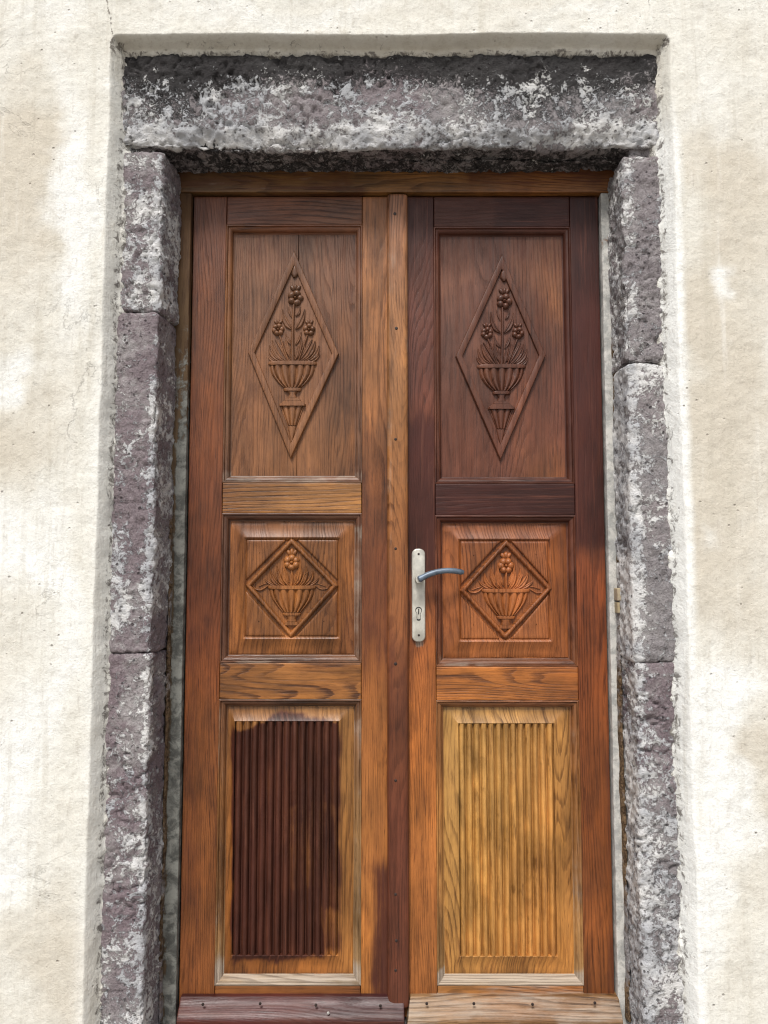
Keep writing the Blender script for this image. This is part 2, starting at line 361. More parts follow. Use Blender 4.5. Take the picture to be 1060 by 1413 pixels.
WOODGAIN = 0.64
def wood_attrs(V, grain, pts, stain=(), grey=(), con=0.6, seed=None, gain=1.0):
    x, y, z = V[:, 0], V[:, 1], V[:, 2]
    px, py = to_px(x, z)
    wx = px + 4 * fbm(x, y * 0, z, 12, 3); wy = py + 14 * fbm(x * 1.5 + 3, y * 0, z * 0.5, 7, 3)
    T = rbf(px + 14 * fbm(x, 0 * y, z, 14, 3), py + 30 * fbm(x + 9, 0 * y, z, 5, 3), pts) * WOODGAIN * gain
    s = random.uniform(0, 40) if seed is None else seed
    if grain == 'v': G = np.stack([x + y * 0.6 + s * 0.37, z, np.full_like(x, s)], 1)
    elif grain == 'h': G = np.stack([z + y * 0.6 + s * 0.37, x, np.full_like(x, s)], 1)
    return {'tint': np.concatenate([T, np.ones((len(x), 1))], 1), 'gc': G,
            'stain': field(wx, wy, stain), 'grey': field(wx, wy, grey), 'con': np.full(len(x), con)}

def board(name, x0, x1, z0, z1, yf, depth, parent, grain, pts, stain=(), grey=(), con=0.6, r=0.0022, step=0.006, wob=0.0004, lean=0.0, seed=None, mat=None, gain=1.0, shape=None):
    V, dn, Fc = wrap(x0, x1, z0, z1, yf, depth, step, r)
    n = fbm(V[:, 0] + hash(name) % 7, V[:, 1], V[:, 2] * 0.4, 22, 3)
    V = V + dn * (n * wob)[:, None]
    if lean: V[:, 0] += (V[:, 2] - z0) * lean
    if shape: V = shape(V)
    V, Fc, dn = compact(V, Fc, dn)
    return add(name, V, Fc, mat or WOOD, parent, wood_attrs(V, grain, pts, stain, grey, con, seed, gain), sharp=50)

# ------------------------------------------------------------------ colour samples of the door, light and shade included on mouldings and middle margins (photo pixel, sRGB)
ST_L = [(285, 300, (98, 55, 42)), (285, 400, (132, 80, 50)), (285, 520, (140, 80, 42)), (285, 640, (130, 72, 38)), (285, 760, (122, 62, 30)), (280, 900, (118, 58, 28)),
        (262, 700, (96, 42, 22), (9, 300)), (278, 1050, (150, 88, 40)), (258, 1050, (92, 42, 20), (8, 300)), (278, 1180, (142, 84, 40)), (265, 1300, (110, 58, 28)), (280, 1350, (150, 90, 42))]
ST_M = [(515, 300, (150, 95, 62)), (515, 400, (190, 128, 80)), (515, 500, (184, 122, 72)), (515, 600, (168, 108, 60)), (512, 680, (110, 60, 38)), (520, 760, (120, 60, 34)),
        (515, 850, (96, 42, 26)), (505, 930, (170, 105, 50)), (515, 1000, (175, 108, 50)), (510, 1150, (172, 108, 52)), (510, 1300, (168, 105, 48)), (528, 1250, (92, 44, 30), (10, 100))]
RT_L = [(400, 290, (128, 78, 52)), (330, 290, (108, 62, 44)), (480, 290, (138, 88, 58))]
R2_L = [(320, 685, (140, 88, 46)), (400, 685, (176, 122, 68)), (480, 685, (170, 116, 66))]
R3_L = [(320, 940, (160, 100, 50)), (400, 940, (180, 118, 60)), (480, 940, (176, 112, 54))]
RB_L = [(320, 1364, (150, 92, 44)), (480, 1364, (140, 84, 42))]
PU_L = [(340, 360, (118, 80, 62)), (440, 350, (112, 78, 66)), (370, 430, (140, 98, 74)), (470, 420, (112, 76, 62)), (330, 500, (144, 92, 60)), (480, 520, (118, 72, 48)),
        (350, 600, (148, 98, 60)), (440, 600, (166, 112, 68)), (480, 630, (140, 86, 48)), (400, 645, (110, 72, 48)), (405, 470, (150, 108, 76)), (330, 560, (150, 92, 56))]
PM_L = [(325, 800, (112, 58, 34)), (480, 800, (134, 78, 44)), (400, 725, (112, 70, 54)), (345, 735, (110, 64, 46), 25), (400, 810, (174, 120, 64)), (355, 770, (172, 110, 54)), (450, 770, (172, 112, 58)), (355, 860, (166, 100, 44)),
        (450, 860, (152, 88, 42)), (400, 893, (98, 52, 28))]
PL_L = [(315, 1050, (150, 95, 45)), (480, 1050, (172, 118, 60)), (400, 985, (168, 118, 72)), (315, 1250, (150, 92, 42)), (480, 1250, (168, 114, 58)), (400, 1335, (158, 92, 40))]
LEFT = PU_L + PM_L + PL_L
MO_L = [(312, 500, (150, 100, 60)), (497, 500, (136, 96, 76)), (312, 800, (92, 50, 32)), (494, 800, (118, 78, 58)), (305, 1150, (136, 88, 46)), (494, 1150, (156, 116, 76)),
        (400, 660, (150, 120, 108)), (400, 712, (82, 42, 26)), (400, 910, (140, 106, 92)), (400, 968, (90, 50, 25)), (400, 1350, (176, 148, 112)), (400, 316, (112, 64, 44))]  # lower mouldings hold sky sheen in their colour, upper ones shade
STRIP = [(546, 300, (150, 100, 76)), (546, 450, (166, 116, 76)), (546, 620, (170, 112, 62)), (546, 760, (158, 98, 52)), (546, 900, (132, 76, 44)), (546, 1000, (120, 62, 40)), (546, 1200, (112, 58, 40)), (546, 1350, (110, 62, 48))]
ST_H = [(585, 320, (84, 46, 42)), (585, 450, (116, 66, 52)), (588, 600, (104, 56, 44)), (590, 720, (100, 52, 40)), (600, 800, (184, 100, 44)), (590, 900, (168, 92, 42)), (580, 960, (176, 100, 42)),
        (585, 1060, (196, 122, 54)), (585, 1160, (176, 104, 48)), (585, 1260, (186, 116, 56)), (580, 1350, (160, 94, 46))]
ST_R = [(808, 400, (90, 48, 42)), (808, 700, (90, 42, 34)), (815, 760, (150, 76, 34)), (820, 850, (160, 82, 36)), (820, 1000, (132, 66, 28)), (822, 1100, (150, 84, 36)), (825, 1170, (120, 64, 28)), (828, 1300, (140, 80, 38))]
R3_R = [(640, 940, (190, 112, 48)), (700, 942, (196, 122, 52)), (780, 940, (170, 96, 42))]
RB_R = [(640, 1364, (184, 124, 68)), (780, 1364, (170, 108, 58))]
PU_R = [(625, 360, (118, 76, 56)), (700, 340, (92, 60, 54)), (752, 365, (176, 112, 62), 22), (770, 420, (190, 120, 62), 16), (625, 370, (140, 86, 56), 16), (650, 420, (104, 68, 60)), (625, 500, (108, 64, 50)), (700, 470, (96, 62, 54)),
        (690, 530, (134, 84, 58)), (770, 560, (112, 62, 46)), (650, 600, (112, 62, 46)), (755, 640, (196, 122, 54), (20, 30)), (668, 505, (150, 96, 62), 14), (735, 555, (150, 84, 54), 16), (640, 570, (140, 78, 52), 14), (740, 590, (110, 56, 42)), (640, 650, (84, 50, 44)), (665, 470, (112, 72, 60))]
PM_R = [(617, 800, (152, 78, 44)), (700, 730, (128, 70, 52)), (775, 800, (118, 58, 32)), (700, 810, (186, 122, 66)), (655, 860, (180, 106, 48)), (740, 860, (170, 98, 50)), (700, 895, (164, 92, 42)), (655, 765, (176, 100, 46)), (745, 770, (166, 92, 46))]
PL_R = [(620, 1050, (199, 149, 86)), (620, 1250, (196, 140, 76)), (670, 1080, (208, 158, 86)), (730, 1080, (190, 134, 69)), (785, 1080, (176, 118, 64)), (780, 1250, (181, 121, 60)), (700, 1250, (194, 140, 74)), (700, 985, (181, 136, 84)), (700, 1335, (183, 112, 50)), (660, 1180, (213, 162, 88))]
MO_R = [(603, 500, (120, 72, 52)), (783, 500, (96, 60, 58)), (700, 318, (70, 34, 28)), (700, 665, (104, 66, 62)), (605, 800, (130, 66, 36)), (788, 800, (132, 70, 44)), (700, 915, (150, 100, 76)), (700, 715, (80, 40, 28)),
        (608, 1150, (176, 120, 62)), (798, 1150, (172, 116, 64)), (700, 1352, (196, 164, 116)), (700, 970, (110, 68, 36))]  # sheen of up-facing and shade of down-facing mouldings are in these tones
S_PUR = [(566, 270, 830, 330, 30, 0.42), (785, 330, 850, 730, 14, 1.0), (566, 672, 850, 712, 12, 1.0), (566, 712, 600, 748, 10, 0.95), (566, 640, 600, 720, 30, 0.9), (566, 330, 598, 640, 20, 0.28)]
S_TOP = [(566, 270, 840, 312, 20, 0.80), (800, 300, 850, 720, 10, 1.0), (780, 270, 850, 500, 10, 0.9), (566, 270, 598, 330, 30, 0.75), (566, 620, 600, 752, 22, 1.0), (600, 668, 850, 714, 12, 1.0), (566, 330, 600, 620, 20, 0.30)]
S_PU_R = [(606, 324, 780, 350, 18, 0.42), (640, 540, 740, 662, 30, 0.34), (606, 560, 640, 662, 25, 0.42), (640, 360, 735, 480, 20, 0.32), (720, 400, 750, 500, 20, 0.4)]
S_PL_L = [(324, 1000, 384, 1325, 4, 1.15), (380, 1075, 396, 1325, 6, 1.05), (384, 1000, 464, 1120, 5, 0.95), (410, 1105, 464, 1250, 6, 0.84), (394, 1230, 440, 1323, 6, 0.95), (394, 1105, 412, 1240, 4, 0.78), (438, 1240, 464, 1306, 6, 0.60)]

# ------------------------------------------------------------------ ground and wall
def ground():
    g = np.concatenate([np.linspace(-60, -4, 8), np.linspace(-3.5, 3.5, 60), np.linspace(4, 60, 8)])
    gy = np.concatenate([np.linspace(-90, -5, 10), np.linspace(-4.5, 0.5, 50), np.linspace(1, 60, 6)])
    X, Y = np.meshgrid(g, gy, indexing='ij')
    Z = -0.16 + 0.006 * fbm(X, Y, 0 * X, 2.0, 3)
    V = np.stack([X, Y, Z], -1).reshape(-1, 3)
    tag(add('ground', V, gridfaces(len(g), len(gy)), PAVING), kind='structure')
ground()

WXL, WXR, WZT, YW, YFL = -0.6875, 0.7205, ZC + 1.3405, -0.180, -0.141
def wall():
    def dense(cs, lo, hi, far0, far1):
        a = list(np.arange(lo, hi, 0.0068)) + list(np.linspace(far0, lo - 0.05, 9)) + list(np.linspace(hi + 0.05, far1, 9))
        for c in cs: a += list(np.arange(c - 0.022, c + 0.030, 0.0022))
        a = np.unique(np.round(np.array(a), 4))
        k = [a[0]]
        for v in a[1:]:
            if v - k[-1] > 0.0018: k.append(v)
        return np.array(k)
    xs = dense([WXL + 0.004, WXR - 0.012], -1.12, 1.14, -2.6, 2.6); zs = dense([WZT - 0.006], -0.24, 2.66, -0.30, 4.2)
    X, Z = np.meshgrid(xs, zs, indexing='ij')
    zero = np.zeros_like(X)
    wl = 0.0035 * fbm(zero, zero + 3, Z, 3.0, 3) + 0.0015 * fbm(zero, zero + 1, Z, 20, 2)
    wr = 0.0035 * fbm(zero + 5, zero + 3, Z, 3.0, 3) + 0.0015 * fbm(zero, zero + 8, Z, 20, 2)
    wt_ = 0.005 * fbm(X, zero + 3, zero, 3.0, 3)
    sl_, sr_, st_ = X - WXL - wl, WXR - X + wr, WZT + wt_ - Z
    r = 0.02
    a, b = np.minimum(sl_, sr_), st_
    q = np.where((a < r) & (b < r), r - np.hypot(r - a, r - b), np.minimum(a, b))
    S = np.clip((q + 0.001) / 0.025, 0, 1); S = 0.75 * S + 0.25 * sstep(0, 1, S)
    S = np.where(st_ < np.minimum(sl_, sr_), sstep(-0.004, 0.013, q), S)
    Y = YW + (YFL - YW) * S
    inn = sstep(0.014 + 0.012 * fbm(X, zero + 2, Z, 16, 4, 0.65), 0.062, q)
    Y += inn * 0.040
    amp = 1 - 0.4 * S
    Y += amp * (0.0032 * fbm(X, zero, Z, 2.2, 3) + 0.0016 * fbm(X, zero, Z, 12, 3) + 0.0008 * fbm(X, zero, Z, 45, 3))
    Y += S * sstep(0.0, 0.02, q) * (0.0070 * fbm(X, zero + 7, Z, 22, 5, 0.65))
    # trowel chatter in the render
    Y += (1 - S) * (0.0007 * fbm(X, zero + 2, Z, 60, 3, 0.6) + 0.0010 * np.abs(fbm(X, zero + 6, Z * 0.6, 17, 3)))
    Y[0, :] = 0.35; Y[-1, :] = 0.35; Y[:, -1] = 0.35
    V = np.stack([X, Y, Z], -1).reshape(-1, 3)
    Fc = gridfaces(len(xs), len(zs))
    hole = ((X > WXL + 0.055) & (X < WXR - 0.06) & (Z < WZT - 0.07)).ravel()
    Fc = Fc[~hole[Fc].all(axis=1)]
    x, y, z = V.T; qq = q.ravel(); Sf = S.ravel()
    px, py = to_px(x, z, YW)
    px = px + 34 * fbm(x, 0 * x, z, 5, 5, 0.6); py = py + 46 * fbm(x + 5, 0 * x, z, 5, 5, 0.6)
    def blobs(L):
        o = np.zeros(len(px))
        for cx, cy, rx, ry, a in L: o += a * np.exp(-(((px - cx) / rx) ** 2 + ((py - cy) / ry) ** 2) ** 1.3)
        return np.clip(o, 0, 1.1)
    och = blobs([(10, 300, 75, 150, 0.9), (75, 300, 50, 100, 0.35), (30, 190, 60, 60, 0.5), (0, 620, 70, 80, 0.85), (85, 590, 40, 50, 0.4), (0, 890, 50, 90, 0.4), (105, 1310, 40, 110, 0.75), (20, 1290, 60, 40, 0.6), (40, 1390, 70, 50, 0.5), (60, 700, 30, 60, 0.3),
                 (1030, 300, 70, 130, 0.9), (1010, 540, 80, 120, 0.95), (1020, 760, 80, 130, 0.85), (970, 640, 40, 200, 0.4), (975, 470, 30, 80, 0.45), (1050, 1040, 60, 60, 0.8), (1050, 1230, 50, 60, 0.5), (990, 200, 60, 60, 0.4), (30, 100, 60, 30, 0.4), (1040, 1350, 40, 70, 0.4), (750, 12, 160, 10, 0.3), (120, 30, 40, 50, 0.2)])
    wht = blobs([(105, 300, 30, 210, 0.8), (60, 40, 80, 40, 0.4), (10, 770, 60, 70, 0.9), (30, 530, 40, 30, 0.9), (85, 800, 30, 160, 0.7), (0, 1100, 70, 130, 0.9), (60, 1000, 50, 90, 0.5), (400, 20, 260, 25, 0.5), (800, 30, 100, 20, 0.4), (20, 1220, 50, 40, 0.4),
                 (1006, 418, 17, 34, 0.95), (1000, 705, 22, 22, 0.4), (985, 1150, 36, 280, 0.9), (1050, 1140, 50, 34, 0.6), (1000, 960, 50, 50, 0.6), (990, 130, 50, 60, 0.5), (1040, 930, 50, 60, 0.5)])
    wht = np.maximum(wht, (x > 0.5) * sstep(-0.035, 0.0, qq) * (1 - sstep(0.02, 0.04, qq)) * 0.95 * sstep(2.35, 2.15, z))  # white paint at the right edge, plus the reveal's lit brightness as colour
    wht = np.maximum(wht, (x < -0.5) * sstep(-0.05, 0.0, qq) * 0.40 * (z < 2.35))
    och = och * (1 - 0.8 * sstep(-0.03, 0.0, qq) * (x > 0.5))
    och = np.maximum(och, Sf * (z > 2.3) * 0.55)
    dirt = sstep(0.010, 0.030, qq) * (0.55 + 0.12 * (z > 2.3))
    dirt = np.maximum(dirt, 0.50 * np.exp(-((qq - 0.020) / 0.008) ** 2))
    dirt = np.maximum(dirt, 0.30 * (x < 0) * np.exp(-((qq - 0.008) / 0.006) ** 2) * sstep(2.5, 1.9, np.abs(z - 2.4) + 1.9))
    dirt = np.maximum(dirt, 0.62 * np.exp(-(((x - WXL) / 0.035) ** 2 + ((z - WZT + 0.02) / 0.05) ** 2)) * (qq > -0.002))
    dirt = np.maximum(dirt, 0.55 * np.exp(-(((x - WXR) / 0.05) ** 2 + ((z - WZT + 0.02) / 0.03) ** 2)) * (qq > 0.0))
    # two hairline cracks run up from the corners of the recess
    for (cx, cz, dx, s) in ((WXL + 0.004, WZT, -0.03, 1.0), (WXR - 0.06, WZT, 0.02, 0.7)):
        line = cx + dx * (z - cz) / 0.2 + 0.006 * fbm(z, z * 0, z * 0 + cx, 22, 4)
        dirt = np.maximum(dirt, s * 0.75 * np.exp(-((x - line) / 0.0028) ** 2) * (z > cz) * (z < cz + 0.25))
    V, Fc, och, wht, dirt = compact(V, Fc, och, wht, dirt)
    o = add('plastered_wall', V, Fc, PLASTER, None, {'ochre': och, 'white': wht, 'dirt': dirt})
    tag(o, 'cream lime plastered house wall with patchy ochre stains around the doorway', 'wall')
wall()

# ------------------------------------------------------------------ stone surround
surround = thing('stone_door_surround', 'rough purple grey stone surround of lintel and jambs around the double door', 'door surround')
def rock(name, x0, x1, z0, z1, yf, depth, r, amp, limef, darkf, huef, label=None, seed=0.0, step=0.0045, chip=None, splay=0.0, brownf=None, frontround=0.0):
    V, dn, Fc = wrap(x0, x1, z0, z1, yf, depth, step, r, rows=max(3, int(depth / 0.006)))
    x, y, z = V.T
    V = V.copy(); frontround *= 0.5
    if frontround:   # the face is gently crowned
        cx, hw = (x0 + x1) / 2, (x1 - x0) / 2
        V[:, 1] += frontround * np.abs((x - cx) / hw) ** 3 if (x1 - x0) < (z1 - z0) else frontround * np.abs((z - (z0 + z1) / 2) / ((z1 - z0) / 2)) ** 3
    n = amp * (0.45 * fbm(x + seed, y, z, 7, 3) + 0.55 * fbm(x, y + seed, z, 28, 4, 0.65) + 0.45 * fbm(x, y, z + seed, 85, 3, 0.6))
    rg = np.abs(fbm(x + seed, y + 2, z, 18, 3)); n = n - amp * 0.9 * np.exp(-(rg / 0.07) ** 2) * (fbm(x, y, z + seed, 5, 2) > 0)
    V = V + dn * n[:, None]
    if splay: V[:, 0] += splay * sstep(0.0, 0.13, V[:, 1] - yf) * (np.abs(V[:, 0] - (x1 if splay > 0 else x0)) < 0.05)
    if chip is not None: V = chip(V)
    V, Fc, dn = compact(V, Fc, dn)
    x, y, z = V.T
    br = brownf(x, y, z) if brownf else np.zeros(len(x))
    o = add(name, V, Fc, STONE, surround, {'lime': limef(x, y, z), 'dark': darkf(x, y, z), 'hue': huef(x, y, z), 'brown': br})
    if label: o['label'] = label
    return o
YS = -0.140
zl_b, zl_t = ZC + 1.068, ZC + 1.311
cst = lambda v: (lambda x, y, z: np.full(len(x), v))
def lime_lintel(x, y, z):
    h = (z - zl_b) / (zl_t - zl_b)
    a = 0.28 + 0.44 * np.exp(-((h - 0.10) / 0.15) ** 2) + 0.16 * np.exp(-((h - 0.5) / 0.25) ** 2) - 0.30 * sstep(0.6, 0.95, h) + 0.22 * fbm(x, y, z, 5, 3) + 0.14 * np.exp(-((x + 0.05) / 0.2) ** 2)
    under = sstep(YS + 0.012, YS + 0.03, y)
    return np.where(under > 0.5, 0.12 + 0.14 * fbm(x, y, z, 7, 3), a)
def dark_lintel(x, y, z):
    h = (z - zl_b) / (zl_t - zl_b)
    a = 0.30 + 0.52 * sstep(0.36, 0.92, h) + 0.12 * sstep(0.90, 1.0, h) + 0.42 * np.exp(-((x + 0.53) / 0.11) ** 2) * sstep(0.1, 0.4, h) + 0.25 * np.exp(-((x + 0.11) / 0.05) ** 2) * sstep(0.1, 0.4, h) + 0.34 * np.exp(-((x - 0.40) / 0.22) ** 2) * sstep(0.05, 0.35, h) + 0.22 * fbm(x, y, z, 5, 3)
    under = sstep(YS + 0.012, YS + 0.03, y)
    return np.where(under > 0.5, 0.60, a)  # shade of the underside put into the colour as an even dark tone
def chip_lintel(V):
    x = V[:, 0]; low = sstep(zl_b + 0.05, zl_b, V[:, 2]) * (V[:, 1] < YS + 0.06)
    V[:, 1] += low * (0.012 + 0.014 * fbm(x, x * 0, x * 0, 5, 3))
    V[:, 2] += 0.008 * fbm(x, x * 0 + 4, x * 0, 4, 3) * low
    return V
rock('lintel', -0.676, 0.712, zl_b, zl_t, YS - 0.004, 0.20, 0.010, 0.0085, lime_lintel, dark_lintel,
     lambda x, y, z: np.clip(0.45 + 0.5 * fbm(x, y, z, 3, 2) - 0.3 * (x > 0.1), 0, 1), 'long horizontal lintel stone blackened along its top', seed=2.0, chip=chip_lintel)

def J(px, py): return at(px, py, YS)
def side_lime(lo, spots):
    def f(x, y, z):
        px, py = to_px(x, z, YS)
        arr = 0.24 * np.exp(-((x - (LX1 - 0.008)) / 0.009) ** 2) * (y < YS + 0.03)
        return lo + arr + field(px + 12 * fbm(x, y, z, 12, 3), py + 20 * fbm(x, y, z, 9, 3), spots) + 0.08 * fbm(x, y, z, 6, 3)
    return f
Lz = [Zp(207, YS), Zp(430, YS), Zp(902, YS)]
LX0, LX1 = -0.674, -0.5645
rock('jamb_stone', LX0 + 0.006, LX1 + 0.003, Lz[1] + 0.0012, Lz[0] - 0.001, YS + 0.002, 0.19, 0.010, 0.0072,
     side_lime(0.31, [(170, 310, 225, 415, 20, 0.22), (190, 290, 215, 330, 10, 0.3)]), lambda x, y, z: 0.10 + 0.35 * sstep(-0.648, -0.668, x) + 0.35 * sstep(Lz[1] + 0.05, Lz[1], z) - 0.0 * x,
     cst(0.75), 'pale lime streaked jamb stone at the upper left under the lintel', seed=5.5, splay=0.014, frontround=0.008)
rock('jamb_stone', LX0 + 0.004, LX1, Lz[2] + 0.0012, Lz[1] - 0.0012, YS - 0.002, 0.19, 0.009, 0.0062,
     side_lime(0.27, [(215, 560, 235, 700, 14, 0.22), (205, 760, 225, 800, 10, 0.3), (165, 590, 190, 640, 12, 0.2), (148, 740, 170, 840, 10, 0.3)]), lambda x, y, z: 0.10 + 0.30 * sstep(-0.650, -0.670, x),
     cst(0.85), 'tall pitted mauve jamb stone left of the door, middle of three', seed=9.1, splay=0.010, frontround=0.008)
rock('jamb_stone', LX0, LX1 - 0.002, -0.17, Lz[2] - 0.0015, YS + 0.001, 0.19, 0.009, 0.0072,
     side_lime(0.32, [(170, 1150, 215, 1240, 20, 0.15), (160, 1330, 200, 1413, 25, 0.2)]), lambda x, y, z: 0.14 + 0.25 * sstep(0.25, 0.0, z) + 0.35 * sstep(-0.650, -0.670, x),
     lambda x, y, z: np.clip(1.0 - 0.6 * sstep(0.3, 0.0, z), 0, 1), 'purple jamb stone flecked with white at the lower left', seed=14.2, splay=0.008, frontround=0.008)
Rz = [Zp(214, YS), Zp(500, YS), Zp(914, YS)]
RX0, RX1 = 0.6085, 0.713
rblue = lambda x: 0.34 * sstep(0.645, 0.622, x)
rock('jamb_stone', RX0 - 0.003, RX1 - 0.002, Rz[1] + 0.001, Rz[0] - 0.002, YS, 0.19, 0.008, 0.0075,
     lambda x, y, z: 0.30 + 0.6 * rblue(x) + 0.25 * sstep(0.685, 0.71, x) + 0.08 * fbm(x, y, z, 6, 3), lambda x, y, z: 0.16 + 0.1 * fbm(x, y, z, 8, 2),
     cst(0.35), 'grey mottled jamb stone at the upper right under the lintel', seed=21.7, splay=-0.004, frontround=0.008)
rock('jamb_stone', RX0 - 0.004, RX1 + 0.004, Rz[2] + 0.001, Rz[1] - 0.001, YS - 0.002, 0.19, 0.009, 0.0066,
     lambda x, y, z: 0.37 + rblue(x) + 0.45 * sstep(0.70, 0.72, x) + 0.08 * fbm(x, y, z, 6, 3) + 0.2 * sstep(Rz[1] - 0.12, Rz[1], z), lambda x, y, z: 0.10 + 0.0 * x,
     cst(0.15), 'tall smooth grey jamb stone right of the door, middle of three', seed=27.3, frontround=0.010)
rock('jamb_stone', RX0 + 0.002, RX1 + 0.004, -0.17, Rz[2] - 0.001, YS + 0.002, 0.19, 0.008, 0.0085,
     lambda x, y, z: 0.40 + 0.5 * rblue(x) + 0.10 * fbm(x, y, z, 6, 3) + 0.15 * sstep(0.75, 0.5, z), lambda x, y, z: 0.20 + 0.12 * fbm(x, y, z, 9, 2),
     lambda x, y, z: np.clip(0.95 - 0.7 * sstep(0.65, 0.5, z), 0, 1), 'dark purple jamb stone crusted with pale lime at the lower right', seed=33.9, frontround=0.008)
# mortar behind the joints
for (x0, x1) in ((LX0 + 0.02, LX1 - 0.022), (RX0 + 0.022, RX1 - 0.02)):
    V, dn, Fc = wrap(x0, x1, -0.16, zl_b + 0.06, YS + 0.020, 0.10, 0.012, 0.004)
    V = V + dn * (0.003 * fbm(*V.T, 30, 3))[:, None]; V, Fc = compact(V, Fc)
    add('mortar', V, Fc, STONE, surround, {'lime': np.full(len(V), 0.3), 'dark': np.full(len(V), 0.5), 'hue': np.zeros(len(V)), 'brown': np.full(len(V), 0.2)})

# threshold stone
V, dn, Fc = wrap(-0.62, 0.66, -0.175, -0.021, -0.11, 0.30, 0.012, 0.012)
V = V + dn * (0.004 * fbm(*V.T, 14, 4))[:, None]; V, Fc = compact(V, Fc)
tag(add('threshold_stone', V, Fc, STONE, None, {'lime': 0.32 + 0.1 * fbm(*V.T, 5, 2), 'dark': np.full(len(V), 0.25), 'hue': np.full(len(V), 0.2), 'brown': np.zeros(len(V))}),
    'worn grey threshold stone under the two weatherboards', 'threshold')
# extent of a black shade sheet behind the doors, no object made here
V, dn, Fc = wrap(-0.60, 0.66, -0.15, 2.25, 0.075, 0.03, 0.3, 0.003); V, Fc = compact(V, Fc)

# ------------------------------------------------------------------ timber frame
frame = thing('door_frame', 'old timber door frame, bare brown wood and flaking grey paint, inside the stones', 'door frame')
ZT = Zp(271); XL, XR = -0.516, 0.5805
FR_T = [(300, 255, (92, 66, 40)), (400, 258, (150, 108, 60)), (550, 258, (158, 108, 58)), (750, 258, (150, 96, 48)), (820, 262, (140, 90, 46))]
board('head', -0.575, 0.640, ZT + 0.003, ZT + 0.085, -0.018, 0.08, frame, 'h', FR_T, stain=[(240, 235, 480, 252, 8, 0.45), (380, 262, 500, 268, 5, 0.5), (650, 235, 840, 247, 8, 0.55)], grey=[(250, 240, 480, 252, 10, 0.25)], con=0.75)
def ragged(side, amp):
    def f(V):
        k = (V[:, 0] - (-0.575 if side < 0 else 0.640)); return V
    return f
def frame_side(x0, x1, lo, tints, greyf, seed):
    V, dn, Fc = wrap(x0, x1, -0.02, ZT + 0.002, -0.016, 0.08, 0.006, 0.003)
    V = V + dn * (0.0012 * fbm(*V.T, 20, 3))[:, None]; V, Fc = compact(V, Fc)
    A = wood_attrs(V, 'v', tints, seed=seed); px, py = to_px(V[:, 0], V[:, 2]); A['grey'] = greyf(px, py, V); A['con'] = np.full(len(V), float(seed > 4))
    return add('jamb', V, Fc, FRAMEP, frame, A)
frame_side(-0.575, -0.5195, 0, [(250, 300, (96, 66, 40)), (250, 450, (120, 92, 60)), (250, 600, (110, 90, 66)), (240, 900, (96, 80, 60)), (235, 1300, (96, 78, 56))],
           lambda px, py, V: 0.05 + 0.65 * sstep(430, 760, py) * sstep(-0.552, -0.536, V[:, 0]) + 0.25 * sstep(380, 470, py) + 0.2 * sstep(900, 1200, py), 3.1)
frame_side(0.5845, 0.636, 0, [(835, 300, (150, 110, 70)), (840, 400, (150, 92, 46)), (840, 700, (140, 110, 76)), (845, 1000, (130, 90, 50)), (850, 1300, (120, 80, 46))],
           lambda px, py, V: 0.80 * sstep(0.622, 0.608, V[:, 0] - 0.004 * np.sin(V[:, 2] * 9)) + 0.1 - 0.25 * np.exp(-((py - 350) / 40) ** 2), 5.2)
# ragged filler squeezed between frame and stones
def filler(xa, xb, z0, z1, yf, seed, limev, brownv, parent, name='filler'):
    n = int((z1 - z0) / 0.004); m = 9
    zs = np.linspace(z0, z1, n); u = np.linspace(0, 1, m)
    Zg, U = np.meshgrid(zs, u, indexing='ij'); o = np.zeros_like(Zg)
    c = (xa + xb) / 2 + 0.003 * fbm(o + seed, o, Zg, 5, 3); hw = np.abs(xb - xa) / 2 * (1 + 0.45 * fbm(o, o + seed, Zg, 16, 4, 0.6))
    X = c + (U * 2 - 1) * hw; Y = yf - 0.006 * np.sin(U * math.pi) - 0.005 * fbm(X, o + seed, Zg, 40, 4, 0.6) * np.sin(U * math.pi) + 0.016 * (np.abs(U * 2 - 1) ** 4)
    V = np.stack([X, Y, Zg], -1).reshape(-1, 3); x, y, z = V.T
    return add(name, V, gridfaces(n, m), STONE, parent, {'lime': limev + 0.3 * fbm(x, y, z, 7, 3), 'dark': np.full(len(x), 0.25), 'hue': np.zeros(len(x)), 'brown': brownv + 0.25 * fbm(x, y, z, 5, 3)})
filler(-0.562, -0.5515, 0.0, 1.35, -0.024, 1.0, 0.25, 0.55, frame); filler(-0.566, -0.556, 1.35, ZT - 0.02, -0.022, 2.0, 0.0, 0.45, frame)
filler(0.6005, 0.6135, 0.0, Zp(845), -0.026, 3.0, 0.15, 0.62, frame); filler(0.6045, 0.6155, Zp(845), ZT - 0.01, -0.024, 4.0, 0.25, 0.50, frame)
WEDGE = [(852, 835, (176, 160, 130))]
board('wedge', 0.596, 0.614, Zp(828), Zp(811), -0.046, 0.03, frame, 'v', WEDGE, grey=[(0, 0, 1060, 1413, 1, 0.55)], con=0.4)
board('wedge', 0.597, 0.616, Zp(845), Zp(830), -0.042, 0.03, frame, 'v', WEDGE, grey=[(0, 0, 1060, 1413, 1, 0.5)], con=0.4)

